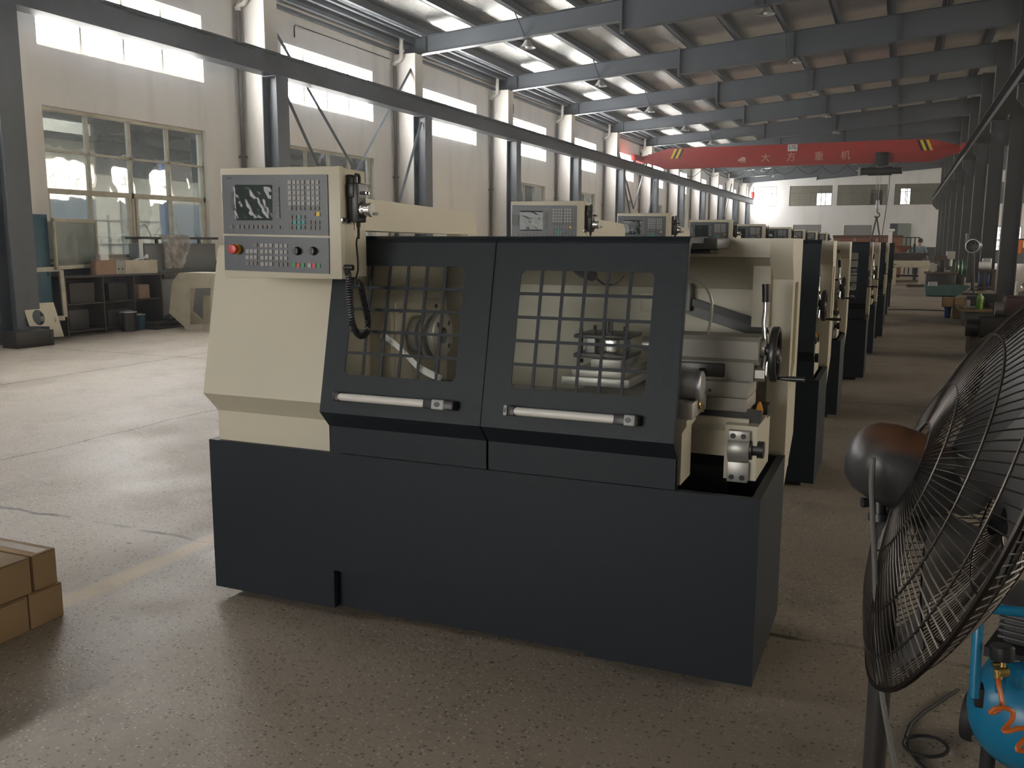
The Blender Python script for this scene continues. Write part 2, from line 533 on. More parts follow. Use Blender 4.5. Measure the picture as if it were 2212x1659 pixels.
def foil_mat():
    m = bpy.data.materials.new('aluminium_roof_foil'); m.use_nodes = True
    nt = m.node_tree; N = nt.nodes; L = nt.links; b = N['Principled BSDF']
    b.inputs['Base Color'].default_value = (.74, .74, .70, 1); b.inputs['Metallic'].default_value = 1; b.inputs['Roughness'].default_value = .27
    tc = N.new('ShaderNodeTexCoord'); mp = N.new('ShaderNodeMapping'); mp.inputs['Scale'].default_value = (5.5, 1.1, 1); mp.inputs['Rotation'].default_value = (0, 0, .5)
    L.new(tc.outputs['Object'], mp.inputs['Vector'])
    n1 = N.new('ShaderNodeTexNoise'); n1.inputs['Scale'].default_value = 2.2; n1.inputs['Detail'].default_value = 6; n1.inputs['Roughness'].default_value = .6
    L.new(mp.outputs['Vector'], n1.inputs['Vector'])
    bp = N.new('ShaderNodeBump'); bp.inputs['Strength'].default_value = .55; bp.inputs['Distance'].default_value = .09
    n2 = N.new('ShaderNodeTexNoise'); n2.inputs['Scale'].default_value = 9; n2.inputs['Detail'].default_value = 4
    L.new(mp.outputs['Vector'], n2.inputs['Vector'])
    ma = N.new('ShaderNodeMath'); ma.operation = 'MULTIPLY_ADD'; ma.inputs[1].default_value = .35
    L.new(n2.outputs['Fac'], ma.inputs[0]); L.new(n1.outputs['Fac'], ma.inputs[2])
    L.new(ma.outputs[0], bp.inputs['Height']); L.new(bp.outputs['Normal'], b.inputs['Normal'])
    return m


M['floor'] = floor_mat()
M['foil'] = foil_mat()
# ------------------------------------------------------------------ hall shell
BAY = 6.35
NB = 12                      # bays along the hall in front of the camera
K0 = -2                      # first bay (behind the camera)
YN, YF = -10.0, 85.0         # near and far end walls
XW = -13.01                  # inner face of the window wall
XR = 18.0


def py(k):                   # start of pilaster k along the wall
    return 15.92 + BAY * (k - 1)


def ztop(x):                 # underside line of the roof purlins
    return 7.10 + .0785 * (x + 11.77) if x <= 2.75 else 7.10 + .0785 * (2.75 + 11.77) - .0785 * (x - 2.75)


fl = MB().bx(-13.3, XR + .3, YN - .3, YF + .3, -.2, 0)
struct(fl, 'floor', M['floor'])

E_UP = emis('daylit_frosted_glazing', (1.0, .985, .96), UPPER_E)
E_RT = emis('daylit_right_glazing', (1.0, .90, .74), RIGHT_E)
E_NR = emis('near_fill_glazing', (1.0, .97, .92), NEAR_E)
E_FAR = emis('daylit_far_glazing', (1.0, .99, .97), 3.0)

# window wall: piers, spandrels, pilasters
NO_LOW = {2}
w = MB()
XO = XW - .26
ks = list(range(K0, NB))
edges = [(py(k) + 1.40, py(k) + 5.22) for k in ks]
prev = YN - .3
for k, (a, b) in zip(ks, edges):
    w.bx(XO, XW, prev, a, 0, 6.95)
    prev = b
    w.bx(XO, XW, a, b, 5.95, 6.95)
    if k in NO_LOW:
        w.bx(XO, XW, a, b, 0, 4.68)
    else:
        w.bx(XO, XW, a, b, 3.74, 4.68)
        w.bx(XO, XW, a, b, 0, 1.25)
w.bx(XO, XW, prev, YF + .3, 0, 6.95)
for k in range(K0, NB + 1):
    if py(k) < YF - .5:
        w.bx(XW - .05, -12.36, py(k), py(k) + .43, 0, 6.56 + .02)
struct(w, 'wall_left', M['wall'])

n_win = 0


def window(frame, pane, gm, ttl, sill=None):
    global n_win
    n_win += 1
    o = frame.build('window_%d' % n_win, M['win_frame'])
    o['kind'] = 'structure'
    pane.build('pane', gm, o)
    if sill: sill.build('sill', M['win_frame'], o)
    return o


for k, (a, b) in zip(ks, edges):
    # high daylit strip, four panes
    f = MB()
    for z0, z1 in ((4.68, 4.73), (5.90, 5.95)): f.bx(XW - .17, XW - .11, a, b, z0, z1)
    for i in range(5):
        yy = a + (b - a - .05) * i / 4
        f.bx(XW - .17, XW - .11, yy, yy + .05, 4.73, 5.90)
    p = MB().bx(XW - .145, XW - .14, a + .02, b - .02, 4.70, 5.93)
    window(f, p, E_UP, 'high')
    if k in NO_LOW: continue
    f = MB()
    for z0, z1 in ((1.25, 1.31), (2.33, 2.42), (3.02, 3.06), (3.68, 3.74)): f.bx(XW - .18, XW - .10, a, b, z0, z1)
    for i in range(5):
        yy = a + (b - a - .05) * i / 4
        f.bx(XW - .18, XW - .10, yy, yy + .05, 1.31 if i % 2 == 0 else 2.4, 3.70)
    for i in (0, 2):
        yy = a + .05 + (b - a) * i / 4
        for q in (0, .87, 1.75):
            f.bx(XW - .15, XW - .09, yy + q, yy + q + .055, 1.31, 2.33)
    p = MB()
    for zz, z2 in ((1.29, 2.35), (2.40, 3.03), (3.05, 3.70)):
        for i in range(4):
            ya = a + (b - a - .05) * i / 4
            p.bx(XW - .142, XW - .138, ya + .03, ya + (b - a) / 4 + .02, zz, z2)
    s_ = MB().bx(XW - .22, XW + .05, a - .05, b + .05, 1.21, 1.25)
    window(f, p, M['glass'], 'low', s_)

# far wall with office windows and openings
Y1 = YF
cut = []   # (x0,x1,z0,z1)


def fx(px, y=None): return onY(px, 450, Y1).x


def fz(py_, px=1800): return onY(px, py_, Y1).z


FW_ = [(1622, 1676), (1704, 1796), (1807, 1915), (1930, 2040)]
wz0, wz1 = 4.85, 6.60
xs = [(fx(a), fx(b)) for a, b in FW_]
xs[0] = (-12.6, xs[0][1])
w = MB()
px_ = -13.3
for a, b in xs + [(5.2, 9.2), (11.0, 15.0)]:
    w.bx(px_, a, Y1, Y1 + .25, 3.3, 8.4)
    w.bx(a, b, Y1, Y1 + .25, 3.3, wz0); w.bx(a, b, Y1, Y1 + .25, wz1, 8.4)
    px_ = b
w.bx(px_, XR + .3, Y1, Y1 + .25, 3.3, 8.4)
dz = 3.3
ops = [(fx(1715), fx(1776), 1.3, 3.2), (fx(1826), fx(1886), 1.3, 3.15), (fx(1925), fx(1967), 0, dz), (5.8, 9.0, 1.0, 3.0)]
px_ = -13.3
for a, b, z0, z1 in ops:
    w.bx(px_, a, Y1, Y1 + .25, 0, 3.3)
    if z0 > 0: w.bx(a, b, Y1, Y1 + .25, 0, z0)
    if z1 < 3.3: w.bx(a, b, Y1, Y1 + .25, z1, 3.3)
    px_ = b
w.bx(px_, XR + .3, Y1, Y1 + .25, 0, 3.3)
struct(w, 'wall_far', M['wall_far'])
M['office_glass'] = glass('office_glass', (.85, .87, .85), .07, .02)
M['grey_pane'] = mat('dusty_grey_glazing', (.20, .20, .20), .3)
M['office'] = mat('office_wall', (.50, .45, .36), .8)
M['off_frame'] = mat('brown_grey_window_frame', (.16, .14, .11), .5)
for i, (a, b) in enumerate(xs + [(5.2, 9.2), (11.0, 15.0)]):
    f = MB()
    for z0, z1 in ((wz0, wz0 + .06), (5.92, 5.98), (wz1 - .06, wz1)): f.bx(a, b, Y1 + .05, Y1 + .11, z0, z1)
    for t in ((0, .25, .75, 1) if i else (0, .36, .82, 1)):
        xx = a + (b - a - .06) * t
        f.bx(xx, xx + .06, Y1 + .05, Y1 + .11, wz0, wz1)
    f.bx((a + b) / 2, (a + b) / 2 + .04, Y1 + .05, Y1 + .09, wz0, 5.95)
    p = MB().bx(a + .03, b - .03, Y1 + .075, Y1 + .085, wz0 + .03, wz1 - .03)
    n_win += 1
    o = f.build('window_%d' % n_win, M['off_frame']); o['kind'] = 'structure'
    p.build('pane', E_FAR if i == 0 else M['office_glass'], o)
for i, (a, b, z0, z1) in enumerate(ops):
    if i == 2: continue
    f = MB()
    for q0, q1 in ((z0, z0 + .06), (z1 - .06, z1)): f.bx(a, b, Y1 + .05, Y1 + .11, q0, q1)
    for t in (0, .5, 1):
        xx = a + (b - a - .06) * t; f.bx(xx, xx + .06, Y1 + .05, Y1 + .11, z0, z1)
    p = MB().bx(a + .03, b - .03, Y1 + .075, Y1 + .085, z0 + .03, z1 - .03)
    n_win += 1
    o = f.build('window_%d' % n_win, M['off_frame']); o['kind'] = 'structure'
    p.build('pane', E_FAR if i == 3 else M['grey_pane'], o)
# sliding steel door leaf half across the far opening
a, b, z0, z1 = ops[2]
d = MB().bx(a + (b - a) * .42, b + .15, Y1 - .12, Y1 - .06, .03, z1 - .03)
for q in range(4):
    xx = a + (b - a) * (.45 + .15 * q); d.bx(xx, xx + .04, Y1 - .14, Y1 - .12, .1, z1 - .1)
o = d.build('door_1', mat('pale_green_door', (.22, .26, .22), .6)); o['kind'] = 'structure'
# rooms behind the far wall
w = MB().bx(-13.3, XR, Y1 + 3.0, Y1 + 3.1, 0, 8.4)
w.bx(-13.3, XR, Y1 + .25, Y1 + 3.0, 3.6, 3.75)
w.bx(-13.3, XR, Y1 + .25, Y1 + 3.0, 8.3, 8.4)
struct(w, 'wall_office', M['office'])
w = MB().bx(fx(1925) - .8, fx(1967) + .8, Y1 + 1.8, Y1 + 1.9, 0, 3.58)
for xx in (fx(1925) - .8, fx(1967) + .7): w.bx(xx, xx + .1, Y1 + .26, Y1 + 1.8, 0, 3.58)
struct(w, 'wall_doorway_backing', mat('doorway_dark_tone', (.07, .07, .065), .8))  # backing added behind the doorway, its darkness put into the colour
# lit office windows seen through the glass (daylight at the back of the rooms)
def office_window(a, b, z0, z1):
    global n_win
    n_win += 1
    f = MB()
    f.bx(a - .06, b + .06, Y1 + 2.93, Y1 + 3.0, z0 - .06, z0); f.bx(a - .06, b + .06, Y1 + 2.93, Y1 + 3.0, z1, z1 + .06)
    for xx in (a - .06, (a + b) / 2 - .02, b): f.bx(xx, xx + .06, Y1 + 2.93, Y1 + 3.0, z0, z1)
    o = f.build('window_%d' % n_win, M['off_frame']); o['kind'] = 'structure'
    MB().bx(a, b, Y1 + 2.96, Y1 + 2.98, z0, z1).build('pane', E_FAR, o)
office_window(xs[1][1] - 1.5, xs[1][1] - .05, 4.7, 6.1)
office_window(xs[3][0] + .5, xs[3][0] + 1.25, 4.6, 6.35)
o = MB().bx(xs[2][1] - 1.35, xs[2][1] - .4, Y1 + .5, Y1 + .9, 3.75, 6.15).build('office_cupboard', M['brown_dark'])
tag(o, 'dark brown office cupboard behind the upper window beside the hoist ropes', 'cupboard')

# right and near walls
w = MB()
prev = YN
RW = [(py(k) + .9, py(k) + 5.6) for k in range(K0, NB)]
for a, b in RW:
    w.bx(XR, XR + .3, prev, a, 0, 8.0); prev = b
    w.bx(XR, XR + .3, a, b, 0, 3.9); w.bx(XR, XR + .3, a, b, 6.1, 8.0)
w.bx(XR, XR + .3, prev, YF, 0, 8.0)
struct(w, 'wall_right', M['wall'])
for a, b in RW:
    f = MB()
    for z0, z1 in ((3.9, 3.96), (4.98, 5.02), (6.04, 6.1)): f.bx(XR + .1, XR + .16, a, b, z0, z1)
    for i in range(6):
        yy = a + (b - a - .05) * i / 5
        f.bx(XR + .1, XR + .16, yy, yy + .05, 3.96, 6.04)
    p = MB().bx(XR + .13, XR + .135, a + .02, b - .02, 3.92, 6.08)
    window(f, p, E_RT, 'high')
w = MB()
prev = -13.3
NW = [(-8.3, -2.5)]  # unseen glowing window, added to brighten the machine fronts
for a, b in NW:
    w.bx(prev, a, YN - .3, YN, 0, 8.4); prev = b
    w.bx(a, b, YN - .3, YN, 0, 1.2); w.bx(a, b, YN - .3, YN, 3.9, 8.4)
w.bx(prev, XR + .3, YN - .3, YN, 0, 8.4)
struct(w, 'wall_near', M['wall'])
for a, b in NW:
    f = MB()
    for z0, z1 in ((1.2, 1.28), (2.5, 2.56), (3.82, 3.9)): f.bx(a, b, YN - .16, YN - .10, z0, z1)
    for i in range(4):
        xx = a + (b - a - .06) * i / 3
        f.bx(xx, xx + .06, YN - .16, YN - .10, 1.28, 3.82)
    p = MB().bx(a + .02, b - .02, YN - .135, YN - .13, 1.22, 3.88)
    window(f, p, E_NR, 'near')

# roof foil
r = MB()
for x0, x1 in ((-13.35, 2.75), (2.75, XR + .4)):
    r.prism([(x0, ztop(x0) + .25), (x1, ztop(x1) + .25), (x1, ztop(x1) + .31), (x0, ztop(x0) + .31)], 'y', YN - .35, YF + 3.2)
struct(r, 'ceiling', M['foil'])

# purlins
x = -12.25
while x < XR - .3:
    z = ztop(x)
    p = MB().bx(x - .012, x + .012, YN, YF, z, z + .25)
    p.bx(x - .02, x + .13, YN, YF, z, z + .014).bx(x - .13, x + .02, YN, YF, z + .236, z + .25)
    struct(p, 'purlin_beam', M['struct'])
    x += 1.46 if x < -12 else 1.445
# eaves channels along the window wall head
for xx, zz, hh in ((-12.93, 6.62, .07), (-12.80, 6.78, .09), (-12.62, 6.92, .09), (-12.45, 7.02, .06)):
    struct(MB().bx(xx - .05, xx + .05, YN, YF, zz, zz + hh), 'eaves_beam', M['struct'])
struct(MB().bx(-13.27, -12.6, YN, YF, 6.95, 7.16), 'gutter_beam', M['struct'])

# rafters
for k in range(-1, NB + 1):
    yc = py(k) + .23 + .17
    if yc > YF - .4: break
    m = MB()
    bl = lambda x: 6.58 + (x + 12.85) * .0685
    br = lambda x: 6.77 + (x + 6.72) * .078
    m.prism([(-12.9, bl(-12.9)), (-6.72, bl(-6.72)), (-6.72, ztop(-6.72)), (-12.9, ztop(-12.9))], 'y', yc - .012, yc + .012)
    m.prism([(-6.72, br(-6.72)), (2.6, br(2.6)), (2.6, ztop(2.6)), (-6.72, ztop(-6.72))], 'y', yc - .012, yc + .012)
    for f, x0, x1 in ((bl, -12.9, -6.72), (br, -6.72, 2.6)):
        m.prism([(x0, f(x0) - .014), (x1, f(x1) - .014), (x1, f(x1)), (x0, f(x0))], 'y', yc - .11, yc + .11)
    m.prism([(-12.9, ztop(-12.9) - .014), (2.6, ztop(2.6) - .014), (2.6, ztop(2.6)), (-12.9, ztop(-12.9))], 'y', yc - .11, yc + .11)
    m.bx(-6.75, -6.69, yc - .12, yc + .12, 6.70, ztop(-6.72) + .05)
    for xx in (-12.2, -3.3, -.4):
        m.bx(xx - .006, xx + .006, yc - .1, yc + .1, (bl if xx < -6.7 else br)(xx), ztop(xx))
    for xx in (-9.33, -3.5):     # fly braces
        m.tube([(xx, yc, (bl if xx < -6.7 else br)(xx) + .02), (xx, yc - .75, ztop(xx) + .05)], .018, 5)
    # second span
    m.prism([(3.0, 7.45), (XR, 6.5), (XR, ztop(XR)), (3.0, ztop(3.0))], 'y', yc - .02, yc + .02)
    m.prism([(3.0, 7.43), (XR, 6.48), (XR, 6.5), (3.0, 7.45)], 'y', yc - .11, yc + .11)
    struct(m, 'rafter_beam', M['struct'])

# steel columns carrying the crane runway, left
def h_col(x0, x1, y0, y1, z1, mt, name='steel_column'):
    m = MB()
    m.bx(x0, x0 + .02, y0, y1, 0, z1); m.bx(x1 - .02, x1, y0, y1, 0, z1)
    m.bx(x0, x1, (y0 + y1) / 2 - .01, (y0 + y1) / 2 + .01, 0, z1)
    m.bx(x0 - .02, x1 + .02, y0 - .03, y1 + .03, 0, .025)
    m.bx(x0, x1, y0, y1, z1 - .02, z1)
    return m


for k in range(-1, NB):
    y0 = py(k) - .17
    m = h_col(-12.345, -11.98, y0, y0 + .40, 4.92, None)
    struct(m, 'steel_column', M['struct'])


def i_beam(xc, hw, z0, z1, y0, y1):
    m = MB()
    m.bx(xc - hw, xc + hw, y0, y1, z0, z0 + .02); m.bx(xc - hw, xc + hw, y0, y1, z1 - .08, z1 - .06)
    m.bx(xc - .012, xc + .012, y0, y1, z0, z1 - .05)
    m.bx(xc - .03, xc + .03, y0, y1, z1 - .06, z1)
    return m


struct(i_beam(-12.17, .17, 4.93, 5.42, YN, 82.3), 'runway_beam', M['struct'])
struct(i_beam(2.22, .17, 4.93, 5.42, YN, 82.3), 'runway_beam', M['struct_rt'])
# end stop of the runway, red
o = MB().bx(-12.3, -12.05, 82.0, 82.3, 5.42, 6.0, .02).bx(-12.28, -12.07, 81.85, 82.0, 5.6, 5.9, .02).build('runway_stop', M['crane_red'], loc=(-12.17, 82.15, 5.42))
tag(o, 'red buffer stop on the far end of the window-side crane rail', 'buffer stop')

for k in range(0, NB):
    y0 = 22.4 + BAY * (k - 2) + .02
    if y0 > YF - 1: break
    m = h_col(2.55, 3.0, y0, y0 + .36, ztop(2.7) + .02, None)
    m.prism([(2.08, 4.93), (2.55, 4.93), (2.55, 4.25), (2.42, 4.25), (2.08, 4.62)], 'y', y0 + .17, y0 + .19)
    m.bx(2.06, 2.56, y0 + .06, y0 + .30, 4.90, 4.93)
    m.bx(2.08, 2.095, y0 + .06, y0 + .30, 4.62, 4.92)
    t = math.atan2(.37, .34)
    m.tube([(2.09, y0 + .18, 4.62), (2.42, y0 + .18, 4.25)], .02, 4)
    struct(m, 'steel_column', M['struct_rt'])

# diagonal bracing in three bays of the window wall
for kb in (1, 5, 9):
    ya, yb = py(kb) + .43, py(kb + 1)
    ym = (ya + yb) / 2
    for (p, q, xx) in (((py(kb) + .1, 6.35), (ym + .15, 3.25), -12.50), ((ym + .15, 3.25), (yb + .2, 6.35), -12.50),
                       ((ya - .15, 4.75), (ym + .35, .35), -12.16), ((ym + .35, .35), (yb - .05, 4.75), -12.16)):
        struct(MB().tube([(xx, p[0], p[1]), (xx, q[0], q[1])], .042, 4), 'brace_beam', M['struct'])

ORDN = 'first second third fourth fifth sixth seventh eighth ninth tenth eleventh twelfth thirteenth fourteenth'.split()
# rain downpipes, one at each pilaster
for k in range(-1, NB):
    yy = py(k) - .12
    t = thing('downpipe', 'rain downpipe in the corner of the %s white wall pilaster counted from the camera' % ORDN[k + 1], 'pipe', (-12.93, yy, 0), 'downpipes along the window wall')
    MB().tube([(-12.93, yy, 0), (-12.93, yy, 5.9), (-12.93, yy, 6.32)], .045, 10).build('pipe_run', M['pvc_dark'], t)
    MB().tube([(-12.93, yy, 6.28), (-12.90, yy, 6.36), (-12.78, yy + .02, 6.40), (-12.72, yy + .02, 6.46), (-12.72, yy + .02, 6.95)], .058, 10).cyl((-12.93, yy, 6.26), (-12.93, yy, 6.34), .065).build('elbow', M['pvc'], t)
    for zz in (1.5, 3.3, 5.1): MB().bx(-13.01, -12.87, yy - .06, yy + .06, zz, zz + .03).build('pipe_clip', M['pvc_dark'], t)

# conduit loops on the wall above the high windows
for k, q in ((1, 0), (3, 1), (4, 1), (5, 1)):
    a = py(k)
    pts = [(-12.995, a + 1.9, 6.15), (-12.995, a + 1.9, 6.38), (-12.995, a + 1.95, 6.42), (-12.995, a + 4.2, 6.42), (-12.995, a + 6.1, 6.42)] if not q else [(-12.995, a + .6, 6.42), (-12.995, a + 1.9, 6.42), (-12.995, a + 1.95, 6.38), (-12.995, a + 1.95, 6.1)]
    o = MB().tube(pts, .012, 5).build('wall_conduit', M['wall'], loc=pts[0])
    tag(o, ['thin painted conduit running along the wall above the high window next to the first bracing', 'short bent conduit above the high window of the %s wall bay' % ORDN[k]][q], 'conduit', None if not q else 'bent conduits above the high windows')

# bell lamps under the rafters
LN = ['near', 'far']
lamp0 = None
li = 0
for row, (xx, zz) in enumerate(((-3.3, 6.92), (-9.4, 6.62))):
    for k in range(2, 12):
        yy = py(k) + .75
        if yy > 80: continue
        lb = 'unlit bell lamp hanging by the %s end of the %s roof rafter' % ('middle' if row == 0 else 'window', ORDN[k - 1])
        if lamp0 is None:
            t = thing('ceiling_lamp', lb, 'lamp', (xx, yy, zz), 'bell lamps under mid rafters')
            MB().lathe([(.05, .20), (.07, .19), (.10, .13), (.19, .03), (.22, 0), (.21, .005), (.17, .03), (.08, .12)], (xx, yy, zz), (0, 0, 1), 20).build('lamp_shade', M['galv'], t)
            MB().ball((xx, yy, zz + .05), .06, n=10).build('bulb', M['lamp_glow'], t)
            MB().cyl((xx, yy, zz + .18), (xx, yy, zz + .30), .035, n=10).tube([(xx, yy, zz + .3), (xx, yy - .3, zz + .42)], .012, 5).build('bracket', M['struct'], t)
            lamp0 = t
        else:
            t = copy_tree(lamp0, (xx, yy, zz)); t['label'] = lb
            t['group'] = 'bell lamps under mid rafters' if row == 0 else 'bell lamps under window side rafters'

# ------------------------------------------------------------------ outside
struct(MB().bx(-60, -13.3, -40, 120, -.35, -.15), 'ground_outside', mat('yard_concrete', (.30, .29, .27), .9, var=.1, scale=1))
ow = MB().bx(-21, -19.0, 17.4, 110, -.15, 4.9)
ow.bx(-21, -19.0, -40, 17.4, -.15, 4.0)
for i in range(14): ow.bx(-19.05, -18.95, 10 + i * 4.1, 10.35 + i * 4.1, -.15, 4.2, m=1)
ow.bx(-19.4, -18.9, -40, 17.4, 4.0, 4.15, m=1); ow.bx(-19.4, -18.9, 17.4, 110, 4.9, 5.05, m=1)
for i in range(9): ow.bx(-19.03, -18.98, 11.4 + i * 4.1, 13.3 + i * 4.1, 1.0, 2.6, m=2)
ow.bx(-19.02, -18.9, 17.5, 110, 3.25, 4.89, m=3)  # upper facade's dimness put into the colour of this band
o = ow.build('outside_building', [mat('outside_render', (.52, .49, .42), .9, var=.1, scale=.6), mat('outside_pier', (.30, .30, .29), .9), mat('outside_shutter', (.16, .20, .24), .7), mat('facade_shade_band', (.10, .105, .11), .8)])
tag(o, kind='structure')
struct(MB().bx(-19.0, -15.6, 13.5, 90, 4.45, 4.55), 'sky_blocking_slab', M['struct'])  # slab added to block skylight, so the view through the panes darkens
# garden fence with a curved wrought pattern, seen through the low panes
f = MB()
y0, y1 = 8.5, 26.0
for z in (.35, .9, 1.45, 1.95): f.bx(-15.53, -15.49, y0, y1, z, z + .04)
yy = y0
while yy < y1:
    f.bx(-15.53, -15.49, yy, yy + .04, -.15, 2.1)
    for s in (-1, 1):
        f.tube([(-15.51, yy + 1.0 + s * .55 * (1 - t), 1.42 + s * (-1) ** 0 * .5 * math.sin((t - .5) * PI) * s) for t in [i / 8 for i in range(9)]], .018, 5)
        f.tube([(-15.51, yy + 1.0 + s * .5 * t * t, .92 + .95 * t) for t in [i / 6 for i in range(7)]], .018, 5)
    yy += 2.0
o = f.build('garden_fence', mat('fence_paint', (.22, .23, .22), .6), loc=(-15.5, 17, -.15))
tag(o, kind='structure')
for sx in (14.9, 21.2):
    struct(MB().bx(-14.2, -14.1, sx - .22, sx, -.15, 3.2), 'outside_post', mat('blue_post', (.05, .13, .30), .6))
# ------------------------------------------------------------------ the lathe, built where the nearest one stands
LX, LY = -1.53, 2.997
TX0, TX1, TY0, TY1, TZ = -2.70, -.376, 2.997, 3.704, .705
lathe = thing('cnc_lathe', 'big cream and anthracite computer controlled lathe at the front of the row, seen whole', 'lathe', (LX, LY, 0), 'row of identical lathes')
X_, Y_, Z_ = V((1, 0, 0)), V((0, 1, 0)), V((0, 0, 1))


def rrect(x0, x1, y0, y1, r, n=5):
    out = []
    for cx, cy, a0 in ((x1 - r, y0 + r, -PI / 2), (x1 - r, y1 - r, 0), (x0 + r, y1 - r, PI / 2), (x0 + r, y0 + r, PI)):
        out += [(cx + r * math.cos(a0 + PI / 2 * i / n), cy + r * math.sin(a0 + PI / 2 * i / n)) for i in range(n + 1)]
    return out


# coolant tray / base
m = MB()
m.prism([(TX0, .04), (-2.076, .04), (-2.076, .205), (-.982, .205), (-.982, .04), (TX1, .04), (TX1, TZ), (TX0, TZ)], 'y', TY0, TY0 + .028)
m.bx(TX0, TX0 + .03, TY0 + .028, TY1, .04, TZ)
m.bx(TX1 - .03, TX1, TY0 + .028, TY1, .04, TZ)
m.bx(TX0 + .03, TX1 - .03, TY1 - .03, TY1, .04, TZ)
m.bx(TX0 + .03, TX1 - .03, TY0 + .028, TY1 - .03, .50, .53)
m.bx(-2.076, -.982, TY0 + .04, TY0 + .06, .035, .50)
m.bx(-2.076, -.982, TY0 + .028, TY0 + .045, .205, .23)
m.build('base_tray', M['anthracite'], lathe)
for fx_ in (TX0 + .32, -.70):
    for fy_ in (TY0 + .16, TY1 - .2):
        MB().bx(fx_ - .24, fx_ + .24, fy_ - .08, fy_ + .08, 0, .045).build('foot', M['rubber'], lathe)

# cream headstock cover
m = MB()
m.prism([(3.017, .70), (3.017, .833), (2.932, .92), (3.062, 1.52), (3.075, 1.535), (3.62, 1.535), (3.62, .70)], 'x', -2.66, -2.03)
m.bx(-2.665, -2.66, 3.10, 3.5, .95, 1.35)
m.build('headstock_cover', M['cream'], lathe)
m = MB()
m.bx(-2.03, -1.93, 3.24, 3.75, .80, 1.46)
m.bx(-1.932, -1.918, 3.27, 3.66, .86, 1.30, .004)
for yy, zz in ((3.30, 1.265), (3.62, 1.265), (3.30, .90), (3.62, .90)): m.cyl((-1.92, yy, zz), (-1.912, yy, zz), .009, n=10, m=1)
m.build('headstock', [M['cream'], M['dk_steel']], lathe)

# sliding doors
D0 = V((0, 2.912, .889)); DV = V((0, .148, .671)); DL = DV.length; DV.normalize(); DN = V((0, -.671, .148)).normalized()


def dv(z): return (z - .889) / .671 * DL


def make_door(name, x0, x1, wx0, wx1, wz0, wz1, hb, caps):
    o0 = V((0, D0.y, D0.z))
    m = MB()
    m.plate(o0, X_, DV, DN, [(x0, 0), (x1, 0), (x1, dv(1.548)), (x0, dv(1.548))], [rrect(wx0, wx1, dv(wz0), dv(wz1), .022)], -.004, 0)
    low = [(2.912, .889), (2.975, .822), (2.975, .714), (2.979, .714), (2.979, .824), (2.916, .889)]
    m.prism(low, 'x', x0, x1)
    top = [(3.056, 1.544)] + [(3.098 - .042 * math.cos(a), 1.531 + .042 * math.sin(a)) for a in [PI / 2 * t / 6 for t in range(1, 7)]] + [(3.36, 1.573), (3.36, 1.569)]
    top += [(3.098 - .038 * math.cos(a), 1.531 + .038 * math.sin(a)) for a in [PI / 2 * t / 6 for t in range(6, -1, -1)]] + [(3.06, 1.544)]
    m.prism(top, 'x', x0, x1)
    band = [(2.975, .714), (2.975, .822), (2.912, .889), (3.056, 1.544), (3.066, 1.56), (3.098, 1.573), (3.30, 1.573),
            (3.30, 1.55), (3.105, 1.55), (3.085, 1.535), (2.937, .893), (2.998, .828), (2.998, .714)]
    for xx in (x0, x1 - .003): m.prism(band, 'x', xx, xx + .003)
    d = m.build(name, M['anthracite'], lathe)
    # cut-out bars
    g = MB()
    v0, v1 = dv(wz0), dv(wz1)
    for i in range(1, 6):
        u = wx0 + (wx1 - wx0) * i / 6; g.frame_box(o0, X_, DV, DN, u - .0055, u + .0055, v0, v1, -.004, 0)
    for i in range(1, 5):
        v = v0 + (v1 - v0) * i / 5; g.frame_box(o0, X_, DV, DN, wx0, wx1, v - .0055, v + .0055, -.0035, -.0005)
    g.build('window_grille', M['anthracite'], d)
    MB().frame_box(o0, X_, DV, DN, wx0 - .02, wx1 + .02, v0 - .02, v1 + .02, -.010, -.006).build('window_pane', M['poly'], d)
    # handle
    vc = dv(.953); n0 = .030
    c = lambda u, n=n0: o0 + X_ * u + DV * vc + DN * n
    a, b = hb
    MB().cyl(c(a), c(b), .0150, n=20).frame_box(o0, X_, DV, DN, a, b, vc - .0145, vc + .0145, n0 - .012, n0 + .002, .004).build('handle_bar', M['white_bar'], d)
    for (p, q, cp) in caps:
        MB().frame_box(o0, X_, DV, DN, p, q, vc - .0175, vc + .0175, 0, n0 + .013, .005).build('handle_bracket', M['black'], d)
        if cp:
            e = MB().frame_box(o0, X_, DV, DN, cp[0], cp[1], vc - .0185, vc + .0185, 0, n0 + .0145, .004)
            uc = cp[2]
            e.fprism(o0 + X_ * uc + DV * vc + DN * (n0 + .0145), X_, DV, DN, [(cp[3] * math.cos(t), .0095 * math.sin(t)) for t in [2 * PI * i / 18 for i in range(18)]], 0, .0012, m=1)
            e.build('handle_cap', [M['grey_plastic'], M['black']], d)
    return d


door_l = make_door('sliding_door', -2.063, -1.367, -1.965, -1.484, 1.040, 1.460, (-1.955, -1.585),
                   [(-1.985, -1.952, None), (-1.588, -1.462, (-1.551, -1.500, -1.527, .012))])
door_r = make_door('sliding_door', -1.364, -.655, -1.258, -.766, 1.034, 1.452, (-1.220, -.855),
                   [(-1.247, -1.216, (-1.262, -1.247, -1.2545, .0045)), (-.858, -.770, (-.820, -.781, -.804, .011))])

# white strip behind the first door pane, standing in for its reflection streak
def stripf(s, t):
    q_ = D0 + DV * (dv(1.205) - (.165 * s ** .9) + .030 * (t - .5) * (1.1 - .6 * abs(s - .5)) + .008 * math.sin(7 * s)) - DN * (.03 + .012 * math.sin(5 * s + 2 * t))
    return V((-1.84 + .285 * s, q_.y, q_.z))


MB().sheet(stripf, 24, 5).build('reflection_strip', mat('white_reflection', (.85, .85, .85), .12), door_l, ang=180)
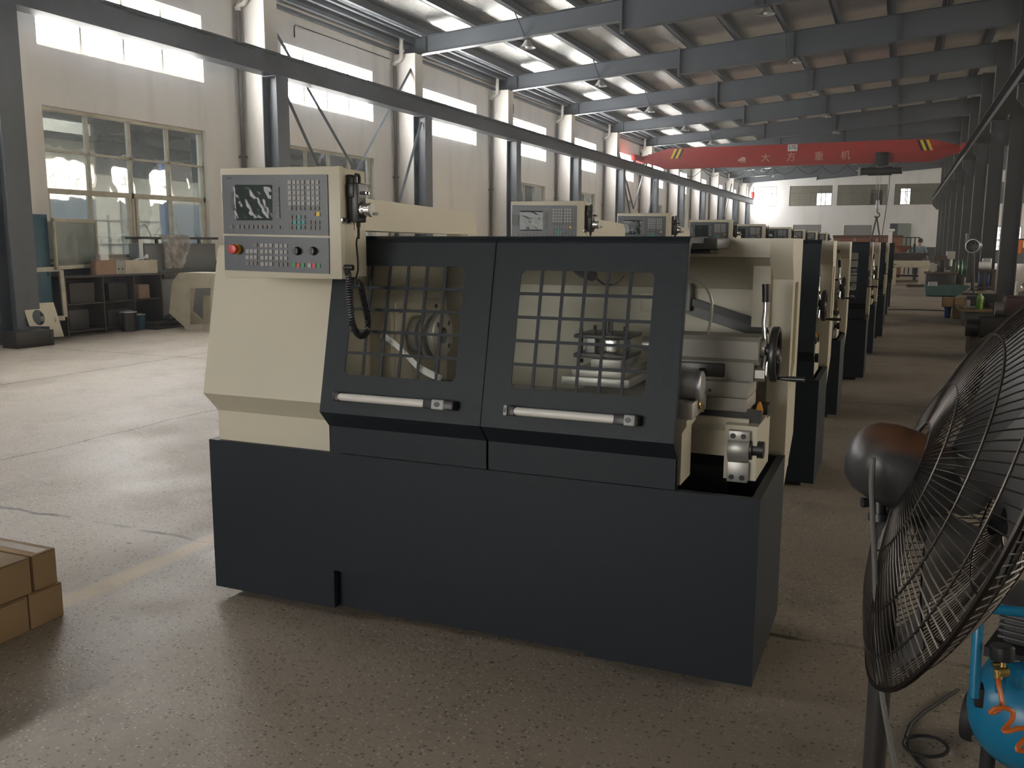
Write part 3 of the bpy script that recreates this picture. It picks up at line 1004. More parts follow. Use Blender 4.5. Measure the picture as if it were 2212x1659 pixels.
# rear guard
m = MB()
m.prism([(3.64, 1.57), (3.64, 1.497), (3.70, 1.41), (4.0, 1.41), (4.0, 1.57)], 'x', -.465, -.378)
m.prism([(3.64, 1.57), (3.64, 1.497), (3.66, 1.497), (3.66, 1.555), (4.0, 1.555), (4.0, 1.57)], 'x', -2.66, -.465)
m.bx(-.462, -.39, 3.70, 3.98, .60, 1.41)
slot = [(3.775, 1.03), (3.775, 1.47), (3.93, 1.47), (3.93, 1.10)]
side = [(3.70, .30), (3.70, 1.41), (4.0, 1.41), (4.0, .74), (3.70, .55)]
side = [(3.70, .55), (4.0, .74), (4.0, 1.41), (3.70, 1.41)]
sl2 = [(3.76, .97), (3.90, 1.06), (3.90, 1.395), (3.76, 1.395)]
m.plate(V((-.390, 0, 0)), Y_, Z_, X_, side, [sl2], 0, .012)
m.bx(-2.66, -2.05, 3.62, 4.0, .72, 1.5)
m.prism([(3.66, 1.497), (3.80, 1.363), (3.80, .70), (3.81, .70), (3.81, 1.368), (3.67, 1.503)], 'x', -2.05, -.465)
m.bx(-.528, -.462, 3.665, 3.80, 1.222, 1.462)
m.prism([(3.70, .55), (3.70, .72), (4.0, .72), (4.0, .74)], 'x', -2.66, -.39)
m.build('rear_guard', M['cream'], lathe)
m = MB()
rot = Matrix.Rotation(math.radians(16), 3, 'Y')
m.box((-.66, 3.775, 1.27), (.5, .03, .03), 0, 0, rot)
m.box((-.66, 3.785, 1.235), (.5, .012, .045), 0, 1, rot)
m.build('cable_duct', [M['black'], M['dk_steel']], lathe)
MB().bx(-1.02, -.615, 3.36, 3.64, 1.528, 1.571, .012).bx(-.74, -.648, 3.40, 3.55, 1.512, 1.527, .003, 1).build('door_rail_cover', [M['grey_sheet'], M['black']], lathe)

# spindle nose
AY, AZ = 3.43, 1.155
m = MB()
m.lathe([(0, 0), (.075, 0), (.075, .05), (.048, .055), (.048, .075), (.094, .078), (.097, .083), (.097, .098), (.09, .102), (.07, .102), (.07, .122), (.094, .124), (.097, .129), (.097, .145), (.09, .150), (.035, .150), (.03, .10), (0, .10)], (-1.93, AY, AZ), X_, 40)
for i in range(4):
    t = PI / 4 + PI / 2 * i
    m.cyl((-1.79, AY + .07 * math.cos(t), AZ + .07 * math.sin(t)), (-1.778, AY + .07 * math.cos(t), AZ + .07 * math.sin(t)), .011, n=12, m=1)
m.build('spindle_nose', [M['steel'], M['dk_steel']], lathe)

# bed
m = MB()
m.prism([(3.30, .774), (3.30, .868), (3.315, .885), (3.62, .885), (3.62, .774)], 'x', -1.93, -.54)
m.bx(-1.93, -.47, 3.315, 3.335, .885, .915)
m.bx(-.545, -.43, 3.26, 3.60, .70, .90)
m.build('bed', M['cream'], lathe)
MB().bx(-1.93, -.56, 3.46, 3.62, .53, .775).build('bed_stand', M['anth_edge'], lathe)
m = MB()
m.prism([(3.325, .90), (3.345, .945), (3.365, .945), (3.385, .90)], 'x', -1.93, -.43)
m.bx(-1.93, -.43, 3.51, 3.60, .885, .935)
m.build('bed_ways', M['dk_steel'], lathe)

# saddle, cross slide and four-tool post (seen through the right pane)
m = MB()
m.bx(-1.08, -.655, 3.09, 3.60, .945, 1.01, .006)
m.bx(-1.13, -.87, 3.12, 3.58, 1.03, 1.062, .004)
m.bx(-1.10, -.90, 3.15, 3.55, 1.06, 1.085, .003)
m.bx(-1.05, -.93, 3.22, 3.46, 1.085, 1.118, .003)
m.build('saddle', M['steel'], lathe)
m = MB()
m.bx(-1.125, -.915, 3.24, 3.45, 1.118, 1.134, .002, 1)
m.bx(-1.125, -.915, 3.24, 3.45, 1.192, 1.206, .002, 1)
m.bx(-1.09, -.95, 3.275, 3.415, 1.134, 1.192, .002, 0)
for i in range(3):
    for yy in (3.255, 3.43):
        m.cyl((-1.10 + i * .062, yy, 1.12), (-1.10 + i * .062, yy, 1.225), .0085, n=8, m=1)
        m.cyl((-1.10 + i * .062, yy, 1.098), (-1.10 + i * .062, yy, 1.112), .010, n=8, m=1)
m.cyl((-1.02, 3.345, 1.206), (-1.02, 3.345, 1.26), .018, n=14, m=1)
m.bx(-1.005, -.955, 3.238, 3.28, 1.136, 1.190, .002, 2)
m.build('tool_post', [M['steel'], M['black'], M['chrome']], lathe)
m = MB().bx(-.71, -.625, 3.06, 3.30, .945, 1.004, .003).bx(-.70, -.63, 3.08, 3.28, 1.003, 1.006)
m.build('carriage_flange', M['steel'], lathe)
m = MB().prism([(-.70, .715), (-.655, .715), (-.655, .90), (-.64, .925), (-.64, .945), (-.70, .945)], 'y', 3.04, 3.20)
m.bx(-1.1, -.66, 3.06, 3.2, .74, .94)
m.build('apron', M['cream'], lathe)
MB().lathe([(0, 0), (.046, 0), (.051, .004), (.051, .058), (.049, .062), (.049, .066), (.052, .07), (.052, .082), (.047, .086), (0, .086)], (-.692, 3.13, 1.057), X_, 32).build('servo_cover', M['galv'], lathe)
m = MB()
m.torus((-.622, 3.16, .985), (1, .2, .2), .014, .004, 16, 6).tube([(-.63, 3.17, .99), (-.612, 3.18, .975), (-.615, 3.19, .955)], .005, 6)
m.build('hose_fitting', M['brass'], lathe)

# tailstock
m = MB()
m.prism([(3.37, 1.115), (3.352, 1.13), (3.352, 1.195), (3.37, 1.21), (3.52, 1.21), (3.54, 1.19), (3.54, 1.115)], 'x', -.80, -.455)
m.prism([(3.375, 1.045), (3.375, 1.118), (3.53, 1.118), (3.53, 1.045)], 'x', -.80, -.470)
m.bx(-.80, -.482, 3.34, 3.56, .985, 1.045, .006)
m.bx(-.66, -.482, 3.335, 3.56, .935, .985, .004)
m.bx(-.66, -.485, 3.345, 3.56, .912, .936, m=1)
m.bx(-.75, -.575, 3.366, 3.378, 1.055, 1.108, .02, m=1)
m.cyl((-.655, 3.37, 1.055), (-.655, 3.36, 1.085), .012, n=10, m=2)
m.box((-.655, 3.362, 1.072), (.03, .012, .01), .002, 2)
m.cyl((-.455, 3.43, 1.165), (-.438, 3.43, 1.165), .035, n=20, m=3)
m.cyl((-.48, 3.415, 1.072), (-.432, 3.415, 1.072), .030, n=6, m=3)
m.cyl((-.80, 3.43, 1.16), (-.90, 3.43, 1.16), .03, n=16, m=3)
m.cyl((-.62, 3.338, 1.01), (-.62, 3.332, 1.01), .006, n=8, m=2)
m.build('tailstock', [M['grey_cast'], M['dk_steel'], M['black'], M['steel']], lathe)
# clamping lever
m = MB().tube([(-.435, 3.40, 1.06), (-.437, 3.41, 1.10), (-.436, 3.43, 1.15), (-.440, 3.44, 1.20), (-.447, 3.445, 1.26), (-.445, 3.45, 1.30), (-.446, 3.45, 1.34)], [.011, .013, .013, .012, .012, .012, .011], 10)
lv = m.build('clamp_lever', M['chrome'], lathe)
MB().cyl((-.446, 3.45, 1.335), (-.449, 3.452, 1.402), .0145, .0155, n=12).build('lever_grip', M['black'], lv)
# handwheel
HX, HY, HZ = -.402, 3.43, 1.145
m = MB()
m.tube([(-.440, HY, HZ + .02), (-.405, HY, HZ)], [.022, .026], 14, 1)
R0 = .100
prof = [(R0 - .012, -.013), (R0, -.013), (R0 + .003, -.009), (R0 + .003, .009), (R0, .013), (R0 - .012, .013), (R0 - .016, .008), (R0 - .016, -.008), (R0 - .012, -.013)]
m.lathe(prof, (HX, HY, HZ), X_, 44)
for i in range(3):
    t = PI / 2 + 2 * PI * i / 3
    p = V((HX, HY + (R0 - .01) * math.cos(t), HZ + (R0 - .01) * math.sin(t)))
    m.tube([(HX - .012, HY + .02 * math.cos(t), HZ + .02 * math.sin(t)), p], [.010, .008], 8, 1)
m.lathe([(0, -.02), (.026, -.02), (.028, .008), (.018, .016), (0, .016)], (HX, HY, HZ), X_, 18, 1)
hw = m.build('handwheel', [M['dk_steel'], M['black']], lathe)
hp = V((HX + .012, HY - .005, HZ - .088))
MB().lathe([(0, 0), (.006, 0), (.0065, .012), (.008, .02), (.0105, .055), (.0095, .09), (.0105, .093), (.010, .098), (0, .098)], hp, X_, 14).build('crank_grip', M['dk_steel'], hw)

# screw bearing bracket
m = MB()
m.bx(-.530, -.455, 3.235, 3.33, .845, .885, .004)
m.lathe([(0, 0), (.053, 0), (.055, .003), (.055, .072), (.052, .076), (0, .076)], (-.532, 3.29, .812), X_, 30)
m.bx(-.530, -.455, 3.235, 3.31, .695, .77, .004)
for zz in (.866, .714):
    for xx in (-.512, -.475): m.cyl((xx, 3.236, zz), (xx, 3.232, zz), .0095, n=14, m=1)
m.cyl((-.456, 3.285, .812), (-.447, 3.285, .812), .044, n=24, m=1)
m.cyl((-.447, 3.285, .812), (-.408, 3.285, .812), .031, n=24, m=1)
m.build('screw_bracket', [M['steel'], M['black'], M['chrome']], lathe)
MB().tube([(-.462, 3.37, .89), (-.447, 3.36, .915), (-.440, 3.365, .945), (-.443, 3.38, .97)], [.012, .016, .014, .006], 8).build('grease_smear', M['grease'], lathe)
MB().bx(-.47, -.432, 3.34, 3.56, .70, .885, .003).build('bed_end_cover', M['white'], lathe)
# coolant gooseneck, work lamp
pts = [onY(a, b, 3.42) for a, b in ((1478, 596), (1490, 601), (1508, 607), (1524, 618), (1534, 635), (1538, 655), (1536, 685), (1530, 720), (1528, 735))]
MB().tube(pts, .0055, 8).build('coolant_pipe', M['steel'], lathe)
p = [onY(a, b, 3.45) for a, b in ((1262, 560), (1268, 585), (1282, 600))]
m = MB().tube([onY(1248, 575, 3.5), onY(1262, 585, 3.47), onY(1280, 596, 3.42)], [.03, .032, .022], 12).tube([onY(1250, 560, 3.6), onY(1248, 580, 3.5)], .012, 8)
m.build('work_lamp', M['black'], lathe)
pts = [onY(1284 + t * 66, 590 + 26 * math.sin(PI * (t * .93 + .03)) ** .7, 3.45) for t in [i / 14 for i in range(15)]]
MB().tube(pts, .005, 8).build('lamp_conduit', M['chrome'], lathe)
m = MB().bx(-1.01, -.94, 3.77, 3.80, 1.26, 1.34, .003).bx(-.87, -.79, 3.74, 3.80, 1.27, 1.385, .006, 1)
m.build('junction_box', [M['cream'], M['grey_plastic']], lathe)

# ------------------------------------------------------------------ swivelled control cabinet
A = onY(475, 365, 2.765); B = onY(731, 363, 2.818)
PU = (B - A); PU.z = 0; PW = PU.length; PU.normalize()
PD = V((-PU.y, PU.x, 0)); PN = -PD           # depth / outward
PTOP, PBOT = A.z - .002, onY(483, 597, 2.765).z
PO = V((A.x, A.y, 0))
DEP = .215
m = MB()
m.frame_box(PO, PU, Z_, PN, .008, PW, PBOT, PTOP, -DEP, -.036, .004)
cab = m
cab.frame_box(PO, PU, Z_, PN, 0, PW + .004, PBOT - .004, PTOP + .004, -.034, 0, .004)
cab.frame_box(PO, PU, Z_, PN, -.004, .002, PTOP - .075, PTOP - .03, -.06, -.02, m=1)
cab.frame_box(PO, PU, Z_, PN, -.004, .002, PBOT + .06, PBOT + .105, -.06, -.02, m=1)
pend = cab.build('control_cabinet', [M['cream'], M['black']], lathe)


def pf(a, b):
    """point of the cabinet front under zoom coordinates (a,b) -> (u, z)"""
    q = onP(430 + a / 5.53, 340 + b / 5.53, PO, PN) - PO
    return q.dot(PU), q.z


def quad(ps, n0, n1, m_, mb):
    return mb.fprism(PO, PU, Z_, PN, [pf(*p) for p in ps], n0, n1, m_)


m = MB(); quad([(282, 210), (1537, 205), (1557, 937), (303, 912)], 0, .005, 0, m)
m.build('operator_panel', M['panel'], pend)
m = MB(); quad([(308, 934), (1557, 962), (1562, 1392), (318, 1345)], 0, .005, 0, m)
m.build('machine_panel', M['panel'], pend)
m = MB(); quad([(440, 328), (880, 330), (885, 752), (460, 752)], .004, .0062, 0, m)
m.build('screen', M['screen'], pend)
# crinkled protective film over the screen
u0, z0 = pf(425, 760); u1, z1 = pf(915, 318)
rr = random.Random(5)
ph = [(rr.uniform(20, 130), rr.uniform(20, 130), rr.uniform(0, 6.3), rr.uniform(.2, 1)) for _ in range(14)]


def film(s, t):
    h = sum(w_ * abs(math.sin(a * s * .2 + b * t * .15 + c)) ** 3 for a, b, c, w_ in ph) / 14
    e = min(s, 1 - s, t, 1 - t)
    return PO + PU * (u0 + (u1 - u0) * s + (.003 * math.sin(19 * t) if s in (0, 1) else 0)) + Z_ * (z0 + (z1 - z0) * t) + PN * (.0085 + .0032 * h + (.004 if e == 0 else 0))


MB().sheet(film, 26, 24).build('screen_film', M['film'], pend, ang=180, recalc=False)
m = MB(); quad([(288, 418), (425, 420), (430, 640), (300, 632)], .004, .0075, 0, m)
quad([(390, 420), (428, 420), (432, 638), (400, 636)], .0075, .008, 1, m)
m.build('slot_cover', [M['panel_lt'], M['black']], pend)


def key(mb, a, b, w_=40, h_=46, mi=0, t=.004):
    quad([(a - w_ / 2, b - h_ / 2), (a + w_ / 2, b - h_ / 2), (a + w_ / 2, b + h_ / 2), (a - w_ / 2, b + h_ / 2)], .005, .005 + t, mi, mb)


K = MB()
GX = [1093, 1145, 1197, 1248, 1318, 1370, 1422]
for r, yy in enumerate((298, 362, 425, 488, 550, 609)):
    for i, xx in enumerate(GX): key(K, xx + r * 1.4, yy + 0, mi=0 if r < 5 else 1)
K.build('keypad', [M['key'], M['key_dk']], pend)
K = MB()
key(K, 1380, 675, mi=1)
K.build('shift_key', [M['key'], M['key_dk']], pend)
K = MB()
for r, yy in enumerate((714, 777, 838)):
    for i, xx in enumerate((1104, 1155, 1207, 1258)):
        if not ((r == 1 and i in (1, 2, 3)) or (r != 1 and i == 2)): key(K, xx, yy, mi=1)
K.build('edit_keypad', [M['key'], M['key_dk']], pend)
K = MB()
for yy in (778, 840):
    for xx in (1328, 1380, 1433): key(K, xx, yy, mi=1)
K.build('page_keypad', [M['key'], M['key_dk']], pend)
K = MB()
for i in range(8): key(K, 947 + i * 1.6, 375 + i * 47.3, 38, 40, 1)
K.build('softkey_column', [M['key'], M['key_dk']], pend)
K = MB()
for i in range(8): key(K, 482 + i * 54, 829, 36, 44, 1)
key(K, 400, 826, 36, 40, 1); key(K, 962, 836, 36, 40, 1)
K.build('softkey_row', [M['key'], M['key_dk']], pend)
K = MB()
for a, b in ((1207, 714), (1155, 777), (1207, 777), (1258, 777), (1207, 838)): key(K, a, b)
K.build('cursor_keypad', M['teal_key'], pend)
K = MB(); key(K, 1433, 677, 44, 50); K.build('input_key', M['yellow'], pend)
K = MB()
key(K, 688, 1047, mi=1)
for r, yy in enumerate((1121, 1193, 1265)):
    for xx in (592, 640, 688): key(K, xx, yy, 40, 46, 0 if r < 2 else 1)
for r, yy in enumerate((1050, 1125, 1199, 1273)):
    for xx in (765, 815, 866): key(K, xx + r * 1.5, yy)
for r, yy in enumerate((1055, 1130, 1204, 1278)):
    for xx in (942, 993, 1045): key(K, xx + r * 1.2, yy, 40, 46, 0 if r < 3 else 1)
K.build('mode_keypad', [M['key'], M['key_dk']], pend)
K = MB()
for a, b, mi in ((1147, 1282, 1), (1198, 1287, 0), (1250, 1287, 1), (1333, 1290, 2), (1385, 1290, 0), (1438, 1292, 1)): key(K, a, b, 42, 50, mi)
K.build('start_stop_keypad', [M['key_red'], M['key_green'], M['key']], pend)
for a, b in ((1185, 1118), (1375, 1118)):
    u, z = pf(a, b); c = PO + PU * u + Z_ * z
    k = MB().lathe([(.0, .026), (.0125, .026), (.0135, .022), (.0135, .008), (.016, .006), (.0175, .0)], c, PN, 24)
    k.frame_box(c, PU, Z_, PN, -.002, .002, -.0125, .0125, .024, .028)
    k.build('override_knob', M['black'], pend)
    k = MB()
    for i in range(11):
        t = math.radians(210 - i * 24)
        k.fprism(c + PU * (.0235 * math.cos(t)) + Z_ * (.0235 * math.sin(t)), PU, Z_, PN, [(-.0012, -.0012), (.0012, -.0012), (.0012, .0012), (-.0012, .0012)], .005, .0055)
    k.build('dial_marking', M['key_dk'], pend)
u, z = pf(462, 1095); c = PO + PU * u + Z_ * z
es = MB().cyl(c + PN * .004, c + PN * .008, .0185, n=30).build('emergency_plate', M['yellow'], pend)
k = MB().lathe([(.0095, .008), (.0095, .022), (0, .022)], c, PN, 20, m=1)
k.lathe([(.011, .020), (.0175, .022), (.0185, .026), (.0185, .034), (.016, .038), (0, .040)], c, PN, 26)
k.build('emergency_stop', [M['red'], M['yellow']], pend)
u, z = pf(365, 252)
MB().text('SIEMENS', PO + PU * u + Z_ * z, PU, Z_, PN * 1.0, .0062, depth=.0058).build('name_plate', M['teal_key'], pend)
m = MB()
for i in range(3): quad([(918 + i * 22, 270), (928 + i * 22, 270), (928 + i * 22, 292), (918 + i * 22, 292)], .005, .0055, 0, m)
m.build('status_lamp', M['key_dk'], pend)
# toggle latch on the side
sq = lambda s, z: PO + PU * (PW + .002) + PD * s + Z_ * z
lz = onP(430 + 1660 / 5.53, 340 + 750 / 5.53, PO + PU * PW, PU).z
m = MB()
m.frame_box(sq(0, lz), PD, Z_, PU, .004, .03, -.010, .010, 0, .006, .002)
m.frame_box(sq(0, lz), PD, Z_, PU, .045, .072, -.008, .008, 0, .007, .002)
m.tube([sq(.02, lz + .010) + PU * .006, sq(.06, lz + .007) + PU * .008, sq(.06, lz - .007) + PU * .008, sq(.02, lz - .010) + PU * .006], .0022, 6)
m.build('toggle_latch', M['chrome'], pend)
# support arm running back from the cabinet
Pa = onP(792, 434, PO + PU * (PW + .0), PU)
Pa = onY(792, 434, 3.03)
adir = V((-.09, .996, 0)).normalized(); an = V((adir.y, -adir.x, 0))
q = lambda a, b: onP(a, b, Pa, an)
s0 = 0.0
pz = [(q(792, 434)), q(1020, 459), q(1030, 480), q(1030, 507), q(937, 504), q(793, 498)]
poly = [((p - Pa).dot(adir), p.z) for p in pz]
poly[0] = (-.10, poly[0][1] + .01); poly[5] = (-.10, poly[5][1])
m = MB().fprism(V((Pa.x, Pa.y, 0)), adir, Z_, an, poly, -.13, 0)
endp = V((Pa.x, Pa.y, 0)) + adir * (poly[2][0] - .12) - an * .065
m.cyl((endp.x, endp.y, 1.50), (endp.x, endp.y, poly[3][1] + .02), .05, n=20)
m.build('support_arm', M['cream'], lathe)

# ------------------------------------------------------------------ hand pulse unit hanging on the cabinet side
SP = PO + PU * (PW + .006)
sz = lambda px, py_, off=0.0: onP(px, py_, SP + PU * off, PU)
hb = sz(750, 479)
s_near = (sz(749, 430) - SP).dot(PD)
htop, hbot = sz(766, 394, .04).z, sz(766, 480, .04).z
W_ = .068
HO = V((SP.x, SP.y, 0)) + PD * s_near
hs = thing('pulse_handset', 'black hand pulse unit with silver dial hanging on the side of the nearest control cabinet', 'handset', (HO.x, HO.y, hbot), 'hand pulse units on the cabinets')
fb = lambda mb, a0, a1, z0, z1, n0, n1, bev=.003, mi=0: mb.frame_box(HO, PD, Z_, PU, a0, a1, z0, z1, n0, n1, bev, mi)
m = MB()
fb(m, 0, W_, hbot, htop, .012, .046, .006)
fb(m, .004, W_ - .006, hbot + .004, htop + .03, 0, .014, .003)
fb(m, -.004, .012, hbot + .09, htop - .002, .002, .030, .003)
m.build('body', M['black'], hs)
m = MB()
lo = [(.012, htop), (.012, htop + .022), (.018, htop + .03), (.040, htop + .03), (.046, htop + .022), (.046, htop)]
m.tube([HO + PD * a + Z_ * b + PU * .030 for a, b in lo], .006, 8)
m.build('hanger_loop', M['black'], hs)
m = MB(); fb(m, .006, W_ - .006, htop - .052, htop - .004, .0455, .0472, .002)
m.build('face_plate', M['grey_plastic'], hs)
for a in (.020, .046):
    c = HO + PD * a + Z_ * (htop - .036) + PU * .046
    MB().cyl(c, c + PU * .021, .0058, n=14).cyl(c + PU * .021, c + PU * .0225, .0045, n=12, m=1).build('selector_knob', [M['black'], M['chrome']], hs)
c = HO + PD * (W_ / 2 + .002) + Z_ * (hbot + .046) + PU * .046
MB().lathe([(.031, 0), (.031, .006), (.027, .010), (.0235, .012), (.0235, .026), (.0255, .028), (.0255, .036), (.0245, .038), (0, .038)], c, PU, 36).build('dial', M['chrome'], hs)
MB().lathe([(.0245, .038), (.024, .0392), (0, .0392)], c, PU, 30).build('dial_face', M['white'], hs)
kc = c + PU * .039 + Z_ * -.014 + PD * .008
MB().lathe([(.005, 0), (.0055, .004), (.0058, .017), (.005, .020), (0, .020)], kc, PU, 14).build('crank_knob', M['grey_plastic'], hs)
ca = HO + PD * .034 + Z_ * hbot + PU * .028
m = MB().cyl(ca + Z_ * .004, ca - Z_ * .018, .0085, .0075, n=12)
for i in range(7): m.cyl(ca - Z_ * (.02 + i * .005), ca - Z_ * (.0228 + i * .005), .0062 - i * .0002, n=10)
m.cyl(ca, ca - Z_ * .06, .0042, n=8)
m.build('strain_relief', M['rubber'], hs)
# cord: straight lead, then the coil looping up to the socket
lead = [ca - Z_ * .05] + [sz(a, b, .030) for a, b in ((769, 520), (773, 560), (774, 585), (768, 603))]
lead[0] = ca - Z_ * .045
path = [sz(a, b, .032) for a, b in ((770, 606), (778, 615), (784, 640), (790, 668), (795, 695), (795, 712), (789, 723), (780, 727), (772, 722), (764, 708), (759, 690), (757, 665), (755, 635), (754, 608), (752, 590), (747, 580))]


def resample(pts, n):
    d = [0]
    for a, b in zip(pts, pts[1:]): d.append(d[-1] + (b - a).length)
    out, j = [], 0
    for i in range(n):
        t = d[-1] * i / (n - 1)
        while j < len(d) - 2 and d[j + 1] < t: j += 1
        f_ = (t - d[j]) / max(1e-9, d[j + 1] - d[j]); out.append(pts[j].lerp(pts[j + 1], f_))
    return out, d[-1]


def smooth(pts, it=3):
    for _ in range(it):
        pts = [pts[0]] + [(pts[i - 1] + pts[i] * 2 + pts[i + 1]) / 4 for i in range(1, len(pts) - 1)] + [pts[-1]]
    return pts


cen, ln = resample(path, 130); cen = smooth(cen, 6)
turns = 62; npt = turns * 9
cc, _ = resample(cen, npt)
coil = []
nn = V((0, 0, 1)).cross(cc[1] - cc[0]).normalized()
for i in range(npt):
    tg_ = (cc[min(i + 1, npt - 1)] - cc[max(i - 1, 0)]).normalized()
    nn = (nn - tg_ * nn.dot(tg_)).normalized(); bb = tg_.cross(nn)
    t = 2 * PI * turns * i / npt; r_ = .0098 * min(1, i / 12, (npt - i) / 12 + .1)
    coil.append(cc[i] + nn * (r_ * math.cos(t)) + bb * (r_ * math.sin(t)))
m = MB().tube(smooth(resample(lead, 16)[0], 2), .0034, 6)
m.tube(coil, .0031, 5)
pl = sz(745, 578, .0)
m.cyl(pl, pl + PU * .034, .011, n=12)
m.build('coiled_cord', M['black'], hs)

# ------------------------------------------------------------------ the rest of the row
ROW = [(-1.53 - .04, 5.872, .0, -.02), (-1.53 - .058, 8.411, .0, .0), (-1.53 + .074, 10.93, .0, .10), (-1.53 + .103, 13.49, .0, .03),
       (-1.53 + .183, 16.03, .0, .25), (-1.53 + .17, 18.6, .0, .25), (-1.53 + .19, 21.2, .0, .3), (-1.53 + .216, 23.8, .0, .3)]
ORD = ['second', 'third', 'fourth', 'fifth', 'sixth', 'seventh', 'eighth', 'last']
SHIFT = [.245, .19, .26, .12, .25, .26, .33, .30]
for i, (xx, yy, _, sh) in enumerate(ROW):
    t = copy_tree(lathe, (xx, yy, 0))
    t['label'] = 'cream and anthracite computer controlled lathe, %s of the row counted from the front' % ORD[i]
    dx, dy = xx - LX, yy - LY
    h = copy_tree(hs, (hs.location.x + dx, hs.location.y + dy, hs.location.z))
    h['label'] = 'black hand pulse unit hanging on the %s control cabinet of the row' % ORD[i]
    for ch in t.children:
        if ch.name.startswith('sliding_door') and ch.data == door_r.data: ch.location.x += SHIFT[i]
        if ch.name.startswith('sliding_door') and ch.data == door_l.data: ch.location.x += SHIFT[i] * .5
# ------------------------------------------------------------------ window side, beyond the front lathe
def one(mb, name, mt, label, cat, group=None, loc=None, ang=38):
    if loc is None:
        xs_ = [v[0] for v in mb.v]; ys_ = [v[1] for v in mb.v]; zs_ = [v[2] for v in mb.v]
        loc = ((min(xs_) + max(xs_)) / 2, (min(ys_) + max(ys_)) / 2, min(zs_))
    return tag(mb.build(name, mt, None, loc, ang), label, cat, group)


# cartons on the floor at the near left
bx1 = -3.125
ysp = onX(70, 1230, bx1).y; ysl = onX(62, 1320, bx1).y
specs = [((bx1 - .52, bx1, ysl + .004, 2.56, .0, .148), 'brown carton at the bottom of the floor stack, its end nearer the lathes'),
         ((bx1 - .52, bx1 + .004, 1.55, ysl - .004, .0, .146), 'brown carton at the bottom of the floor stack, its end cut by the picture edge'),
         ((bx1 - .53, bx1 - .004, ysp + .006, 2.545, .15, .30), 'brown carton on top of the floor stack, closer to the lathes, beside the dark gap'),
         ((bx1 - .53, bx1 - .002, 1.52, ysp - .008, .15, .30), 'brown carton on top of the floor stack, cut by the picture edge')]
for (a, b, c, d, e, f), lb in specs:
    t = thing('carton', lb, 'box', ((a + b) / 2, (c + d) / 2, e), 'cartons stacked on the floor')
    MB().bx(a, b, c, d, e, f, .004).build('box_body', M['board'], t)
    m = MB().bx(a + .01, b - .01, (c + d) / 2 - .025, (c + d) / 2 + .025, f - .001, f + .0008)
    m.build('tape_strip', M['tape'], t)
    m = MB()
    m.bx(b - .0005, b + .0012, c + .012, d - .012, f - .006, f - .002)
    m.build('lid_seam', M['tape'], t)

# blue locker beside the column
t = thing('locker', 'narrow teal blue metal locker standing behind the steel column by the first window', 'locker', (-12.62, 10.12, 0))
MB().bx(-12.99, -12.42, 10.03, 10.42, .0, 1.96, .008).build('locker_body', M['blue_panel'], t)
MB().bx(-12.42, -12.405, 10.05, 10.40, .06, 1.92, .003).build('locker_door', M['blue_panel'], t)
MB().bx(-12.405, -12.39, 10.34, 10.36, 1.0, 1.12, .003).build('locker_handle', M['dk_steel'], t)
# casement swung into the hall
a = onX(112, 470, -12.30); b = onX(206, 470, -12.98)
U = V((b.x - a.x, b.y - a.y, 0)); Wd = U.length; U.normalize(); Nn = V((U.y, -U.x, 0))
zb, zt = onX(117, 583, -12.30).z, a.z
o0 = V((a.x, a.y, zb)); H = zt - zb
t = thing('casement', 'open cream casement sash with dusty glass swung inward beside the blue locker', 'window sash', (o0 + U * (Wd / 2)))
m = MB()
for p, q, r_, s in ((0, .06, 0, H), (Wd - .06, Wd, 0, H), (0, Wd, 0, .06), (0, Wd, H - .06, H)): m.frame_box(o0, U, Z_, Nn, p, q, r_, s, -.02, .02, .003)
m.build('sash_frame', M['win_frame'], t)
MB().frame_box(o0, U, Z_, Nn, .04, Wd - .04, .04, H - .04, -.004, .0).build('pane', glass('sash_glass', (.55, .60, .56), .16, .015, haze=.35, hcol=(.42, .45, .40)), t)
# old white window frame leaning under it
P0 = V((-12.22, 10.0, 0)); Nl = V((1, 0, .12)).normalized()
c4 = [onP(*p, P0, Nl) for p in ((66, 589), (127, 586), (136, 682), (74, 684))]
m = MB()
for i in range(4):
    p, q = c4[i], c4[(i + 1) % 4]; d = (q - p).normalized(); s = Nl.cross(d)
    m.frame_box(p, d, s, Nl, -.02, (q - p).length + .02, 0, .075, -.02, .02, .003)
o = one(m, 'window_frame_leaning', M['win_frame'], 'empty cream painted frame leaning on the wall under the blue locker', 'frame'); o.name = 'picture_rail_frame'; o.name = 'leaning_sash_frame'
# dark block and the white plate with a round hole leaning over it
one(MB().bx(-11.97, -11.68, 9.12, 9.72, 0, .235, .006).bx(-11.72, -11.675, 9.70, 9.76, 0, .23, .003), 'steel_block', M['dark_iron'], 'low dark steel block on the floor at the foot of the first steel column', 'block')
P0 = V((-11.93, 9.6, .3)); Nl = V((1, 0, .25)).normalized(); Ul = Y_; Wl = Nl.cross(Ul); 
if Wl.z < 0: Wl = -Wl
pp = lambda a, b: ((onP(a, b, P0, Nl) - P0).dot(Ul), (onP(a, b, P0, Nl) - P0).dot(Wl))
hc = pp(83, 686); hr = [(hc[0] + .105 * math.cos(t_) , hc[1] + .12 * math.sin(t_)) for t_ in [2 * PI * i / 24 for i in range(24)]]
sl = [pp(116, 685), pp(118.5, 685), pp(121, 695), pp(118.5, 695)]
m = MB().plate(P0, Ul, Wl, Nl, [pp(110, 728), pp(138, 727), pp(115, 653), pp(48, 657), pp(64, 705), pp(107, 705)], [hr, sl], -.006, .006)
one(m, 'cover_plate', M['cream'], 'pale sheet metal cover plate with a round hole leaning on the first column', 'cover plate')

